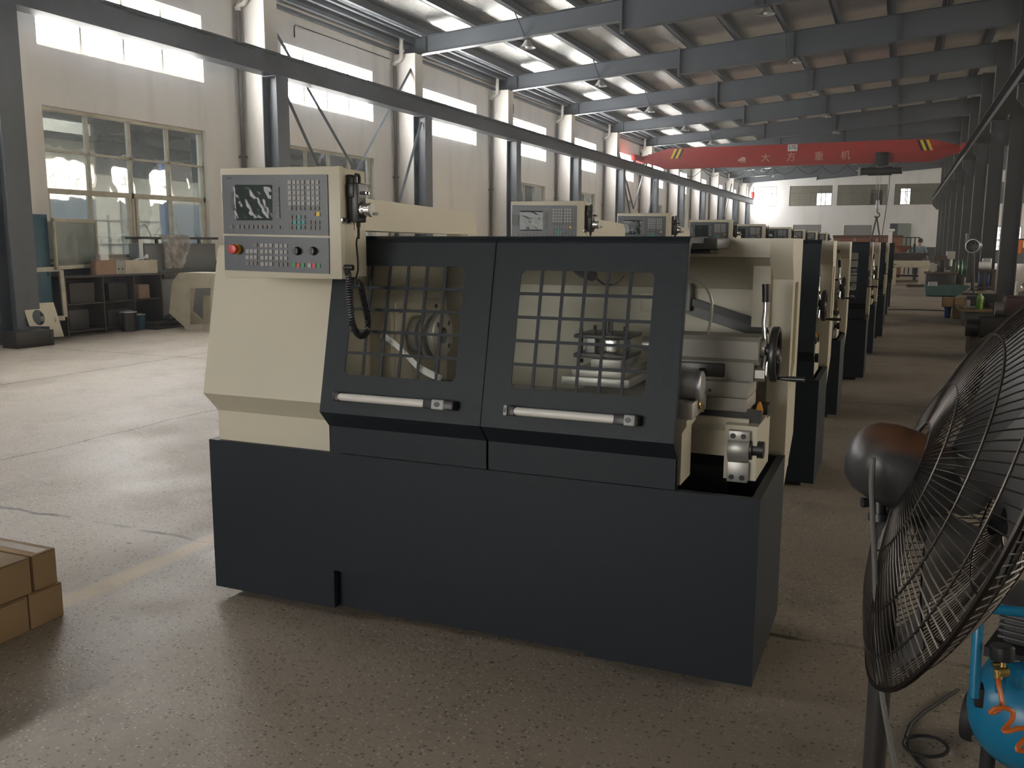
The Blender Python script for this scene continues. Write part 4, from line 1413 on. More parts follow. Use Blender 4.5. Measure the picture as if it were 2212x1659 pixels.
# dark shelf cabinet under the window with cartons on it
t = thing('shelf_unit', 'dark brown open shelf unit against the wall under the first window', 'shelf', (-12.72, 11.72, 0))
y0, y1 = onX(136, 590, -12.5).y, onX(347, 590, -12.5).y
m = MB().bx(-12.99, -12.96, y0, y1, 0, .97)
m.build('back_panel', M['brown_dark'], t)
for yy in (y0, y0 + (y1 - y0) * .36, y0 + (y1 - y0) * .68, y1 - .03): MB().bx(-12.96, -12.48, yy, yy + .03, 0, .94).build('upright', M['brown_dark'], t)
for zz in (.05, .50): MB().bx(-12.96, -12.49, y0, y1, zz, zz + .025).build('shelf_board', M['brown_dark'], t)
MB().bx(-12.98, -12.44, y0 - .02, y1 + .02, .945, .975, .003).build('top', M['brown_dark'], t)
i = 0
for yy, zz, w_, h_, mt, lb in ((y0 + .1, .075, .4, .34, 'dark_iron', 'dark oily parts bin on the lower shelf nearest the blue locker'), (y0 + .95, .525, .42, .3, 'dark_iron', 'dark parts bin in the middle of the upper shelf'),
                               (y0 + 1.62, .525, .26, .25, 'board2', 'small faded carton in the upper shelf compartment furthest from the locker'), (y0 + .15, .525, .5, .33, 'brown_dark', 'brown wooden drawer box on the upper shelf nearest the locker'),
                               (y0 + .90, .075, .5, .30, 'brown_dark', 'brown box in the middle of the lower shelf')):
    one(MB().bx(-12.93, -12.55, yy, yy + w_, zz, zz + h_, .006), 'parts_bin', M[mt], lb, 'bin', 'bins in the wall shelf')
xs_ = -12.6
for (p, q, h0, h1, dpt, mt, nm, lb, ct) in ((207, 250, 590, 562, .34, 'board2', 'carton', 'faded pinkish carton on the shelf unit below the window', 'box'),
                                         (250, 271, 590, 563, .28, 'wood', 'tool_case', 'small grey wooden case with two holes between the pink carton and the cream box', 'case'),
                                         (271, 341, 587.5, 561, .36, 'cream_old', 'storage_box', 'long cream box on the shelf unit below the window', 'box')):
    ya, yb = onX(p, 580, -12.5).y, onX(q, 580, -12.5).y
    z1 = onX(q, h1, -12.5).z
    m = MB().bx(-12.5 - min(dpt, .13), -12.5, ya + .005, yb - .005, .976, z1, .004)
    if nm == 'tool_case':
        for s in (.3, .7): m.cyl((-12.5, ya + (yb - ya) * s, 1.07), (-12.498, ya + (yb - ya) * s, 1.07), .02, n=10, m=1)
        one(m, nm, [M['grey_cast'], M['black']], lb, ct)
    else: one(m, nm, M[mt], lb, ct)
    if nm == 'storage_box': sbz, sby = z1, (ya, yb)
    if nm == 'carton': cz, cyy = z1, (ya, yb)
one(MB().bx(-12.62, -12.51, cyy[0] + .12, cyy[0] + .3, cz + .001, cz + .10, .003), 'paper_box', M['white'], 'small white box lying on the pinkish carton under the window', 'box')
rr = random.Random(3)
m = MB().sheet(lambda s, t_: V((-12.625 + .12 * t_, sby[0] + .28 + .36 * s, sbz + .004 + .05 * (1 - abs(2 * s - 1)) * rr.random() + (.10 if abs(s - .75) < .13 and t_ > .4 else 0) * rr.random())), 9, 5)
one(m, 'crumpled_paper', M['white'], 'crumpled pale paper lying on the long cream box under the window', 'paper', ang=180)
# dark steel machine cabinet with a plastic bag over it
ya, yb = onX(310, 520, -12.55).y, onX(474, 520, -12.55).y
zt = onX(400, 512, -12.55).z
t = thing('machine_cabinet', 'tall dark grey steel machine cabinet under the window with a bag over its top rail', 'cabinet', (-12.75, (ya + yb) / 2, 0))
MB().bx(-12.98, -12.66, ya + .06, yb, .99, zt - .12, .006).bx(-12.98, -12.55, y1 + .04, yb, 0, .99, .006).build('cabinet_body', M['grey_sheet'], t)
MB().bx(-12.99, -12.60, ya, yb + .03, zt - .045, zt, .006).build('top_rail', M['dark_iron'], t)
MB().bx(-12.66, -12.645, ya + .1, yb - .04, 1.02, zt - .16, .003).build('front_panel', M['grey_sheet'], t)
MB().bx(-12.60, -12.46, y1 + .04, yb + .03, .86, .98, .006).build('lower_rail', M['dark_iron'], t)
MB().bx(-12.68, -12.63, ya + .01, ya + .06, 1.0, zt - .045).build('edge_strip', M['white'], t)
for s in (.22, .5, .78): MB().bx(-12.72, -12.68, ya + (yb - ya) * s, ya + (yb - ya) * s + .05, zt - .125, zt - .04).build('rail_post', M['dark_iron'], t)
bya, byb = onX(354, 520, -12.45).y, onX(420, 520, -12.45).y
rr = random.Random(8)


def bagf(s, t_):
    w_ = (1 - .45 * t_)
    yy = bya + (byb - bya) * (.35 + (s - .35) * w_) + .02 * math.sin(9 * t_ + 7 * s)
    z_ = zt + .035 - t_ * .62 - .06 * abs(s - .4) * (1 - t_)
    x_ = -12.53 + .035 * math.sin(12 * s + 5 * t_) + .02 * math.sin(23 * s - 9 * t_)
    if t_ < .05: x_ = -12.78; z_ = zt + .03
    elif t_ < .13: x_ = -12.585; z_ = zt + .04
    return V((x_ + rr.uniform(-.012, .012), yy, z_))


one(MB().sheet(bagf, 16, 20), 'plastic_bag', M['bag'], 'translucent plastic bag draped over the rail of the dark steel cabinet', 'bag', ang=180)
# cream machine guard with a square opening
yg = 12.42
gp = lambda a, b: (onY(a, b, yg).x, max(0.0, onY(a, b, yg).z))
o0 = V((0, yg, 0))
outer = [gp(400, 717), gp(398, 706), gp(365, 676), gp(372, 608), gp(387, 589), (gp(387, 589)[0] + 1.15, gp(387, 589)[1]), (gp(387, 589)[0] + 1.15, 0.0)]
outer[0] = (outer[0][0], 0.0)
hole = [gp(411, 701), gp(453, 700), gp(455, 622), gp(410, 623)]
t = thing('machine_guard', 'cream sheet metal machine guard with a square opening standing behind the front lathe', 'machine guard', (outer[0][0] + .4, yg + .3, 0))
MB().plate(o0, X_, Z_, Y_, outer, [hole], 0, .01).build('front_sheet', M['cream_old'], t)
m = MB()
for i in range(len(outer)):
    p, q = outer[i], outer[(i + 1) % len(outer)]
    if i in (6,): continue
    m.add([(p[0], yg + .01, p[1]), (q[0], yg + .01, q[1]), (q[0], yg + .6, q[1]), (p[0], yg + .6, p[1])], [[0, 1, 2, 3]])
m.build('side_sheet', M['cream_old'], t)
m = MB().plate(V((0, yg + .3, 0)), X_, Z_, Y_, [gp(412, 712), gp(436, 700), gp(432, 640), gp(413, 640)], [], 0, .01)
m.build('inner_plate', M['cream_old'], t)
# buckets on the floor in front of the shelf
def bucket(px, py_, r, h, mt, lb, nm='bucket'):
    g = onZ(px, py_, 0); c = (-12.44 + r, g.y + .05, 0)
    t = thing(nm, lb, 'bucket', c)
    MB().lathe([(0, .003), (r * .88, 0), (r, h), (r * .965, h), (r * .86, .01), (0, .012)], c, Z_, 24).build('bucket_body', M[mt], t)
    MB().torus((c[0], c[1], h), Z_, r, .008, 28, 6).build('bucket_rim', M['galv'], t)
    MB().tube([(c[0], c[1] + r * math.cos(a_), h - .02 + r * .35 * math.sin(a_)) for a_ in [PI * i / 12 for i in range(13)]], .004, 5).build('bucket_bail', M['galv'], t)


bucket(250, 714, .14, .33, 'dark_iron', 'dark paint bucket with a bright rim on the floor in front of the shelf unit')
bucket(290, 712, .11, .27, 'blue_panel', 'pale blue bucket on the floor beside the dark paint bucket')
m = MB().bx(-12.35, -12.0, 12.15, 12.95, 0, .05, .004).bx(-12.3, -12.05, 12.2, 12.8, .05, .12, .01).box((-12.2, 12.7, .16), (.25, .2, .08), .02, 0, Matrix.Rotation(.4, 3, 'X'))
one(m, 'scrap_heap', M['dark_iron'], 'dark flat scrap pieces on the floor between the buckets and the cream guard', 'scrap')
o = MB().bx(-12.99, -12.985, 26.3, 26.75, 1.7, 2.15).build('notice_board', mat('maroon_board', (.10, .05, .04), .7), None, (-12.99, 26.5, 1.7))
tag(o, 'small maroon notice board on the window wall above the second lathe arm', 'notice board')
o = MB().bx(-12.98, -12.86, 54.5, 55.0, 3.2, 3.9, .01).build('wall_box', M['grey_sheet'], None, (-12.92, 54.7, 3.2))
tag(o, 'grey electric box fixed high beside a column on the window wall', 'electric box')
# ------------------------------------------------------------------ overhead crane
yc = 44.5
g = lambda a, b: (onY(a, b, yc).x, onY(a, b, yc).z)
xl, xr = g(1440, 345)[0], 2.05
crane = thing('overhead_crane', 'red single girder overhead crane spanning the hall on both rails', 'crane', (-5, yc, 5.42))
zt, zb = g(1700, 312)[1], g(1700, 357)[1]
prof = [(-11.95, 5.50), (xl - .15, zb - .0), (1.1, zb), (2.1, 5.50), (2.1, 5.74), (.9, zt), (xl + .15, zt), (-11.95, 5.74)]
m = MB().prism(prof, 'y', yc - .17, yc + .17)
m.bx(xl, 1.1, yc - .24, yc + .24, zb - .02, zb + .02)
m.build('girder', M['crane_red'], crane)
for xx in (-12.17, 2.22):
    tr = MB().bx(xx - .12, xx + .12, yc - 1.1, yc + 1.1, 5.50, 5.78, .02).build('end_truck', M['crane_red'], crane)
    for s in (-.85, .85): MB().cyl((xx - .06, yc + s, 5.52), (xx + .06, yc + s, 5.52), .10, n=18).build('wheel', M['dk_steel'], tr)
# hazard stripes, name and load plate on the girder face
fo = V((0, yc - .1705, 0)); fn = V((0, -1, 0))
q = lambda mb, ps, mi=0, n0=0, n1=.003: mb.fprism(fo, X_, Z_, fn, ps, n0, n1, mi)
for base, sg in ((g(1455, 338)[0], 1), (g(2003, 318)[0], -1)):
    m = MB()
    for i in range(4):
        x0 = base + sg * i * .12
        q(m, [(x0 - sg * .12, zb + .45), (x0 - sg * .12 + .12, zb + .45), (x0 + sg * .08 + .12, zt - .04), (x0 + sg * .08, zt - .04)], i % 2)
    m.build('hazard_stripe', [M['yellow'], M['black']], crane)
m = MB()
zc = (zt + zb) / 2 - .14
for ch, px in (('大', 1655), ('方', 1710), ('重', 1770), ('机', 1827)):
    m.text(ch, fo + X_ * g(px, 333)[0] + Z_ * zc, X_, Z_, fn, .42, depth=.004)
m.ball(fo + X_ * g(1606, 340)[0] + Z_ * zc, .12, (1.15, .03, .8), 10)
m.ball(fo + X_ * (g(1606, 340)[0] - .17) + Z_ * (zc - .05), .06, (1.1, .04, .9), 8)
for s in (-.08, .02, .1): m.bx(g(1606, 340)[0] + s - .02, g(1606, 340)[0] + s + .02, yc - .175, yc - .168, zc - .17, zc - .05)
m.build('girder_lettering', mat('faded_lettering', (.55, .40, .34), .7), crane)
cxp = g(1713, 320)
m = MB(); q(m, [(cxp[0] - .21, cxp[1] - .15), (cxp[0] + .21, cxp[1] - .15), (cxp[0] + .21, cxp[1] + .15), (cxp[0] - .21, cxp[1] + .15)], 0, 0, .02)
m.text('5吨', fo + fn * .02 + X_ * cxp[0] + Z_ * cxp[1], X_, Z_, fn, .26, 1, depth=.004)
m.build('load_plate', [M['white'], M['black']], crane)
# trolley, hoist, ropes, hook
hx = g(1905, 345)[0]
tr = MB().bx(hx - .28, hx + .28, yc - .34, yc + .34, zb - .10, zb + .42, .02).build('trolley', M['dark_iron'], crane)
m = MB().cyl((hx - .55, yc - .1, zb - .38), (hx + .45, yc - .1, zb - .38), .19, n=20).cyl((hx + .45, yc - .1, zb - .38), (hx + .85, yc - .1, zb - .38), .14, n=18).cyl((hx + .85, yc - .1, zb - .38), (hx + .88, yc - .1, zb - .38), .15, n=18, m=1)
m.bx(hx - .2, hx + .2, yc - .25, yc + .1, zb - .3, zb - .05, .02).cyl((hx - .85, yc - .1, zb - .38), (hx - .55, yc - .1, zb - .38), .15, n=16).bx(hx - .95, hx - .86, yc - .25, yc + .05, zb - .56, zb - .2, .01, 1)
m.build('hoist', [M['dark_iron'], M['galv']], crane)
hkz = g(1900, 452)[1]
m = MB()
for dx in (-.13, .05): m.cyl((hx - .05 + dx, yc - .1, zb - .45), (hx - .06 + dx * .4, yc - .1, hkz + .38), .010, n=6)
m.build('wire_rope', M['dk_steel'], crane)
m = MB().bx(hx - .13, hx + .02, yc - .16, yc - .04, hkz - .0, hkz + .42, .04)
m.cyl((hx - .055, yc - .1, hkz - .15), (hx - .055, yc - .1, hkz + .05), .035, n=10, m=1)
m.tube([(hx - .055 + .11 * math.sin(a), yc - .1, hkz - .26 + .11 * math.cos(a)) for a in [i * .42 for i in range(11)]], .03, 8, 1)
m.build('hook_block', [M['galv'], M['dk_steel']], crane)
m = MB()
pe = onY(1893, 520, yc - .4)
pts = [(hx + .35, yc - .2, zb - .3), (hx + .38, yc - .2, 4.0), (hx + .30, yc - .25, 2.9), (hx + .22, yc - .3, 1.9), (hx + .2, yc - .3, 1.25)]
m.tube(pts, .016, 6).bx(hx + .15, hx + .25, yc - .35, yc - .25, 1.0, 1.28, .02)
m.build('pendant_cable', M['cable_black'], crane)
zh = hkz - .38
o = one(MB().tube([(hx - .055, yc - .1, zh + .06), (hx - .22, yc - .1, zh - .9), (hx - .33, yc - .1, .92)], [.03, .035, .05], 6).tube([(hx - .055, yc - .1, zh + .06), (hx + .13, yc - .1, zh - .9), (hx + .25, yc - .1, .92)], [.03, .035, .05], 6),
        'lifting_sling', M['cable_black'], 'black two-legged lifting sling hanging from the crane hook', 'sling')
m = MB()
for i in range(9):
    x0 = xl + .6 + i * 1.1
    m.tube([(x0 + t_ * 1.1, yc + .3, zb - .05 - .35 * math.sin(PI * t_)) for t_ in [j / 8 for j in range(9)]], .014, 5)
m.build('festoon_cable', M['cable_black'], crane)

# ------------------------------------------------------------------ aisle side, far to near
W = lambda px, py_, y: onY(px, py_, y)
# crate / tank far away
y = 45.7
x0, x1 = W(1800, 520, y).x, W(1949, 520, y).x
t = thing('crate', 'long red brown crate behind the far lathes below the lifting sling', 'crate', ((x0 + x1) / 2, y + .6, 0))
MB().bx(x0, x1, y, y + 1.4, 0, W(1900, 509, y).z, .01).build('crate_body', M['redbrown'], t)
MB().bx(x0 - .03, x1 + .03, y - .03, y + 1.43, W(1900, 509, y).z - .1, W(1900, 509, y).z + .02).build('crate_lid', mat('dark_primer', (.10, .05, .035), .6), t)
for s in (.3, .62): MB().bx(x0 + (x1 - x0) * s, x0 + (x1 - x0) * s + .1, y - .04, y - .001, 0, W(1900, 514, y).z).build('batten', M['board2'], t)
# white post
p = W(1924, 500, 27.2)
t = thing('machine_post', 'slim white machine post with a hooded top beside the lifting sling', 'post', (p.x, 27.2, 0))
MB().bx(p.x - .05, p.x + .05, 27.15, 27.25, 0, p.z + .02, .01).build('post_shaft', M['white'], t)
MB().bx(p.x - .09, p.x + .10, 27.1, 27.3, p.z, p.z + .07, .02).box((p.x - .12, 27.2, p.z + .06), (.1, .05, .04), .01).build('post_hood', M['white'], t)
# railing
y = 52.0
xa, xb = W(1949, 515, y).x, W(1986, 515, y).x
t = thing('railing', 'low dark metal railing in front of the far doorway', 'railing', ((xa + xb) / 2, y, 0))
zt = W(1965, 512, y).z
for zz in (zt, zt * .55): MB().bx(xa, xb, y - .03, y + .03, zz - .05, zz).build('rail', M['dark_iron'], t)
for i in range(5):
    xx = xa + (xb - xa) * i / 4; MB().bx(xx - .03, xx + .03, y - .03, y + .03, 0, zt).build('baluster', M['dark_iron'], t)
# far yard railing in the second span
y = 70.0
t = thing('railing', 'distant green guard railing seen between the aisle columns', 'railing', (7.5, y, 0))
for zz in (1.1, 1.8): MB().bx(4.0, 11, y - .04, y + .04, zz, zz + .08).build('rail', M['green_enamel'], t)
for i in range(10): MB().bx(4 + i * .75, 4.08 + i * .75, y - .04, y + .04, 0, 1.85).build('baluster', M['green_enamel'], t)
# cream machine bed used as a bench
y = 37.8
f = lambda px, py_: W(px, py_, y)
xa, xb = -.9, f(2009, 560).x
zt, zl = f(1970, 563).z, f(1970, 578).z
t = thing('machine_bed', 'long cream machine bed on pedestals with dark planks on top before the standing man', 'machine bed', ((xa + xb) / 2, y + .4, 0))
MB().bx(xa, xb, y, y + .8, zl, zt, .01).build('bed_beam', M['cream_old'], t)
for pa, pb in ((1925, 1936), (1985, 2004)):
    MB().bx(f(pa, 590).x, f(pb, 590).x, y + .02, y + .78, 0, zl, .01).build('leg', M['cream_old'], t)
MB().bx(xa, f(1985, 600).x, y + .3, y + .36, f(1950, 598).z, f(1950, 594).z).build('stretcher', M['dark_iron'], t)
rr = random.Random(4)
m_ = ('dark weathered plank lying on the cream machine bed, %s')
for i, w_ in enumerate(('lowest of the pile', 'second layer of the pile', 'top of the pile')):
    one(MB().bx(xa + .1 + i * .1, xb - .25 + i * .1, y + .05 + i * .04, y + .7 - i * .05, zt + .001 + i * .10, zt + .095 + i * .10, .01), 'plank', M['brown_dark'], m_ % w_, 'plank', 'planks on the machine bed')
bz = zt + .30
o0 = V((f(1950, 540).x, y + .35, bz))
one(MB().lathe([(0, 0), (.12, 0), (.14, .06), (.30, .22), (.33, .26), (.30, .26), (.1, .1), (0, .1)], o0, Z_, 16), 'casting', M['redbrown'], 'red brown funnel casting on the planks near the crate', 'casting')
one(MB().bx(f(1972, 540).x, f(1978, 540).x, y + .2, y + .5, bz + .001, bz + .34, .02), 'gas_tin', M['dark_iron'], 'small dark tin on the planks beside the red brown casting', 'tin')
# iron bars lying on the aisle floor
for (pa, pb, py_, lb) in ((1958, 2001, 620, 'dark iron bar lying on the floor in front of the cream machine bed'), (1930, 1990, 610, 'long rusty bar lying under the cream machine bed')):
    a, b = onZ(pa, py_, 0), onZ(pb, py_, 0)
    one(MB().tube([a + Z_ * .05, b + Z_ * .05], .05, 6), 'iron_bar', M['rust'], lb, 'bar')
# cable across the aisle
m = MB().tube(smooth([onZ(1919, 669, .012), onZ(1950, 669.5, .012), onZ(1985, 668, .012), onZ(2020, 670, .012), onZ(2042, 671.5, .012)], 2), .012, 6)
one(m, 'floor_cable', M['cable_black'], 'thin dark cable stretched across the aisle floor to the blue bin', 'cable')
# heavy old machine on a dark base, far right of the aisle
y = 33.0
f = lambda px, py_: W(px, py_, y)
t = thing('milling_machine', 'old dark milling machine crowded with tools behind the teal tub', 'machine', (f(2035, 600).x, y + .5, 0))
MB().bx(f(2000, 600).x, f(2064, 600).x, y, y + .9, 0, f(2030, 592).z, .02).build('base', M['dark_iron'], t)
MB().bx(f(1996, 600).x, f(2068, 600).x, y - .05, y + .95, f(2030, 592).z, f(2030, 588).z, .01).build('table', M['rust'], t)
MB().bx(f(2030, 570).x, f(2042, 570).x, y + .3, y + .7, f(2030, 588).z, f(2030, 552).z, .03).build('column_casting', M['dark_iron'], t)
MB().bx(f(2016, 565).x, f(2048, 565).x, y + .2, y + .5, f(2030, 563).z, f(2030, 553).z, .03).build('ram', M['rust'], t)
MB().bx(f(2045, 555).x, f(2064, 555).x, y + .2, y + .6, f(2030, 560).z, f(2030, 543).z, .03).build('head_casting', M['grey_cast'], t)
MB().cyl((f(2055, 560).x, y + .4, f(2030, 560).z), (f(2055, 560).x, y + .4, f(2030, 575).z), .06, n=12).build('spindle', M['steel'], t)
MB().cyl((f(2015, 585).x, y + .1, f(2020, 580).z), (f(2015, 585).x, y - .02, f(2020, 580).z), .12, n=16).build('handwheel', M['steel'], t)
for pa, lb in ((2018, 'small rusty rack of cutters on the milling machine table, nearest the machine bed'), (2025, 'small dark rack of cutters in the middle of the milling machine table')):
    one(MB().bx(f(pa, 580).x, f(pa + 6, 580).x, y + .05, y + .18, f(2030, 588).z + .006, f(2030, 574).z, .01), 'cutter_rack', M['rust'], lb, 'rack')
# green drum lying behind it
y2 = 34.4
a = W(2064, 578, y2); b = W(2086, 578, y2)
t = thing('drum', 'green enamel drum with pale bands lying on its side behind the milling machine', 'drum', ((a.x + b.x) / 2, y2, 0))
rr_ = (W(2075, 563, y2).z - W(2075, 594, y2).z) / 2; zc = W(2075, 578.5, y2).z
MB().lathe([(0, 0), (rr_ * .96, 0), (rr_, .02), (rr_, b.x - a.x - .02), (rr_ * .96, b.x - a.x), (0, b.x - a.x)], (a.x, y2, zc), X_, 28).build('drum_body', M['green_enamel'], t)
for s in (.25, .62): MB().torus((a.x + (b.x - a.x) * s, y2, zc), X_, rr_ + .005, .02, 30, 6).build('hoop', M['steel'], t)
MB().bx(a.x + .03, b.x - .03, y2 - .25, y2 + .25, 0, zc - rr_ * .85, .01).build('cradle', M['dark_iron'], t)
# teal tub
y = 29.9
f = lambda px, py_: W(px, py_, y)
xa, xb = f(2004, 630).x, f(2062, 630).x
zt = f(2030, 618).z
m = MB().prism([(xa, 0), (xb, 0), (xb + .38, zt), (xa - .05, zt)], 'y', y, y + .04)
m.prism([(xa, 0), (xb, 0), (xb + .38, zt), (xa - .05, zt)], 'y', y + 1.2, y + 1.24)
m.bx(xa, xb, y, y + 1.2, 0, .03).prism([(xb, 0), (xb + .04, 0), (xb + .42, zt), (xb + .38, zt)], 'y', y, y + 1.24).prism([(xa, 0), (xa - .04, 0), (xa - .09, zt), (xa - .05, zt)], 'y', y, y + 1.24)
one(m, 'metal_tub', M['teal_metal'], 'low teal painted sheet metal tub on the aisle floor before the milling machine', 'tub')
one(MB().bx(f(2006, 610).x, f(2026, 610).x, y + .3, y + .55, .031, f(2015, 610).z, .01), 'metal_tray', M['galv'], 'pale metal tray standing in the teal tub', 'tray')
# black box behind the cartons
a = onZ(2050, 645, 0)
# carton on the blue bin and the second carton
y = 21.2
f = lambda px, py_: W(px, py_, y)
zt, zm = f(2045, 645).z, f(2045, 663).z
t = thing('waste_bin', 'blue plastic bin on the aisle floor with a carton on top', 'bin', (f(2047, 670).x, y + .12, 0))
r_ = (f(2055, 670).x - f(2040, 670).x) / 2
MB().lathe([(0, 0), (r_ * .85, 0), (r_, zm - .015), (r_ * .93, zm - .015), (0, .02)], (f(2047.5, 670).x, y + r_, 0), Z_, 20).build('bin_body', M['blue_drum'], t)
MB().torus((f(2047.5, 670).x, y + r_, zm - .015), Z_, r_, .012, 24, 6).build('bin_rim', M['blue_drum'], t)


def open_carton(x0, x1, y0, y1, z0, z1, lb, flaps=True):
    t = thing('carton', lb, 'box', ((x0 + x1) / 2, (y0 + y1) / 2, z0))
    m = MB().bx(x0, x1, y0, y0 + .01, z0, z1).bx(x0, x1, y1 - .01, y1, z0, z1).bx(x0, x0 + .01, y0, y1, z0, z1).bx(x1 - .01, x1, y0, y1, z0, z1).bx(x0, x1, y0, y1, z0, z0 + .01)
    m.build('box_body', M['board'], t)
    for sx, xx in ((-1, x0), (1, x1)) if flaps else ():
        MB().box((xx + sx * .07, (y0 + y1) / 2, z1 - .01), (.16, y1 - y0, .006), 0, 0, Matrix.Rotation(sx * .35, 3, 'Y')).build('flap', M['board'], t)


open_carton(f(2036, 650).x, f(2059, 650).x, y - .02, y + .34, zm, zt + .02, 'open brown carton sitting on the blue bin', False)
open_carton(f(2060.5, 660).x, f(2083, 660).x, y - .1, y + .5, 0, f(2070, 668).z, 'tall brown carton on the floor beside the blue bin', False)
open_carton(f(2062, 650).x, f(2086, 650).x, y - .02, y + .42, f(2070, 668).z + .002, f(2070, 645).z, 'yellowish brown carton stacked on the tall carton beside the blue bin', False)
# grey bench with plank top
y = 19.3
f = lambda px, py_: W(px, py_, y)
xa, xb = f(2086, 680).x, 2.5
zt = f(2100, 668).z
t = thing('workbench', 'grey steel workbench with a worn plank top covered in tools', 'workbench', ((xa + xb) / 2, y + .5, 0))
MB().bx(xa, xb, y, y + 1.6, .0, zt - .05, .01).build('bench_body', mat('bench_grey', (.09, .095, .09), .7, var=.2, scale=4), t)
MB().bx(xa - .12, xb + .1, y - .06, y + 1.7, zt - .05, zt, .006).build('bench_top', M['wood'], t)
zz = zt + .001
p = f(2116.5, 660)
bt = thing('bottle', 'bright green drink bottle on the worn workbench', 'bottle', (p.x, y + .1, zz))
hb_ = f(2116, 632).z - zz
MB().lathe([(0, 0), (.055, 0), (.06, .02), (.052, hb_ * .35), (.06, hb_ * .5), (.058, hb_ * .72), (.022, hb_ * .9), (.022, hb_ * .93), (0, hb_ * .93)], (p.x, y + .1, zz), Z_, 18).build('bottle_body', M['lime'], bt)
MB().cyl((p.x, y + .1, zz + hb_ * .93), (p.x, y + .1, zz + hb_), .024, n=14).build('bottle_cap', M['lime'], bt)
rr = random.Random(9)
tl = [('dark oily casting on the workbench behind the green bottle', 'casting', 2105, .5, (.3, .35, .22), 'dark_iron'), ('flat steel plate on the workbench beside the green bottle', 'steel_plate', 2098, .25, (.25, .2, .04), 'steel'),
      ('dark toolbox at the back of the workbench', 'toolbox', 2140, 1.0, (.45, .3, .25), 'dark_iron'), ('rusty gear blank on the workbench towards the columns', 'gear_blank', 2150, .45, (.25, .25, .1), 'rust'),
      ('white jar on the workbench edge nearest the cartons', 'jar', 2091, .3, (.07, .07, .16), 'white')]
for lb, nm, px, dy, sz, mt in tl:
    c = W(px, 660, y + dy)
    one(MB().bx(c.x - sz[0] / 2, c.x + sz[0] / 2, y + dy - sz[1] / 2, y + dy + sz[1] / 2, zz, zz + sz[2], .02), nm, M[mt], lb, nm.split('_')[-1])
# rusty lathe carcasses behind the pedestal fan
def carcass(px, py_, lb, s=1.0):
    g_ = onZ(px, py_, 0)
    t = thing('machine_carcass', lb, 'machine', (g_.x + .4, g_.y + .5, 0))
    x0, y0 = g_.x, g_.y
    MB().bx(x0, x0 + 1.3 * s, y0, y0 + .8, .02, .30 * s, .03).build('base', M['rust'], t)
    MB().bx(x0 + .1, x0 + 1.2 * s, y0 + .1, y0 + .7, .30 * s, .58 * s, .05).build('carriage', M['dark_iron'], t)
    MB().cyl((x0 - .05, y0 + .3, .42 * s), (x0 + .1, y0 + .3, .42 * s), .12, n=18).build('handwheel', M['dk_steel'], t)
    MB().bx(x0 + .4, x0 + .9 * s, y0 + .2, y0 + .6, .58 * s, .86 * s, .06).build('head_casting', mat('maroon_cast', (.06, .028, .024), .6, var=.3, scale=6), t)
    MB().cyl((x0 + .3, y0 + .4, .68 * s), (x0 + .42, y0 + .4, .68 * s), .10, n=18).build('chuck', M['steel'], t)


carcass(2092, 778, 'rusty old machine carcass on the aisle floor behind the pedestal fan')
carcass(2150, 735, 'second rusty machine carcass between the first and the workbench', 1.0)
carcass(2100, 905, 'dark oily machine carcass low beside the pedestal fan guard', .75)
# rack with white roll by the columns
y = 34.2
f = lambda px, py_: W(px, py_, y)
xa, xb = f(2102, 600).x, f(2151, 600).x
t = thing('storage_rack', 'rusty storage rack between two aisle columns carrying a white roll', 'rack', ((xa + xb) / 2, y + .4, 0))
for xx in (xa, (xa + xb) / 2, xb - .06):
    for yy in (y, y + .7): MB().bx(xx, xx + .06, yy, yy + .06, 0, f(2120, 582).z).build('upright', M['rust'], t)
for pz in (583, 620): MB().bx(xa, xb, y, y + .76, f(2120, pz).z - .04, f(2120, pz).z).build('shelf_board', M['rust'], t)
zs = f(2120, 583).z
one(MB().cyl((f(2116, 575).x, y + .3, zs + .135), (f(2141, 575).x, y + .3, zs + .135), .13, n=20), 'sheet_roll', M['white'], 'white rolled sheet lying on top of the rusty storage rack', 'roll')
one(MB().bx(f(2125, 565).x, f(2146, 565).x, y + .5, y + .75, zs + .001, f(2130, 558).z, .04), 'gearbox', M['galv'], 'pale metal gearbox on the rusty rack behind the white roll', 'gearbox')
zs = f(2120, 620).z
for px, lb in ((2115, 'blue canister on the lower board of the rusty rack, nearer the hall'), (2130, 'blue canister on the lower board of the rusty rack, nearer the columns')):
    one(MB().bx(f(px, 605).x, f(px + 8, 605).x, y + .1, y + .4, zs + .001, f(2120, 592).z, .03), 'canister', M['blue_drum'], lb, 'canister')
one(MB().bx(f(2104, 600).x, f(2104, 600).x + .02, y - .02, y - .001, f(2110, 602).z, f(2110, 591).z), 'paper_tag', M['white'], 'white paper tag on the front upright of the rusty rack', 'tag') if False else None
# round drum fan on a stand by the aisle column
y = 31.5
c = W(2104, 532, y)
t = thing('drum_fan', 'distant round black fan on a stand in front of the aisle columns', 'fan', (c.x, y, 0))
R_ = (W(2120, 532, y).x - c.x)
ax_ = V((-.35, -.93, .05)).normalized()
MB().lathe([(R_, -.14), (R_, .14), (R_ * .96, .14), (R_ * .96, -.14), (R_, -.14)], c, ax_, 32).torus(c + ax_ * .14, ax_, R_ * .98, .016, 36, 6, 1).build('fan_drum', [M['dark_iron'], M['galv']], t)
MB().lathe([(R_ * .95, -.05), (0, -.06)], c, ax_, 28).build('fan_back', M['black'], t)
for i in range(4): MB().box(c + (ax_.orthogonal() * math.cos(i * PI / 2) + ax_.cross(ax_.orthogonal()) * math.sin(i * PI / 2)) * R_ * .5, (R_ * .5, .03, R_ * .5), .0).build('blade', M['fan_blade'], t)
MB().tube([(c.x, y, c.z - R_), (c.x + .1, y + .05, .04)], .03, 8).build('stand', M['dark_iron'], t)
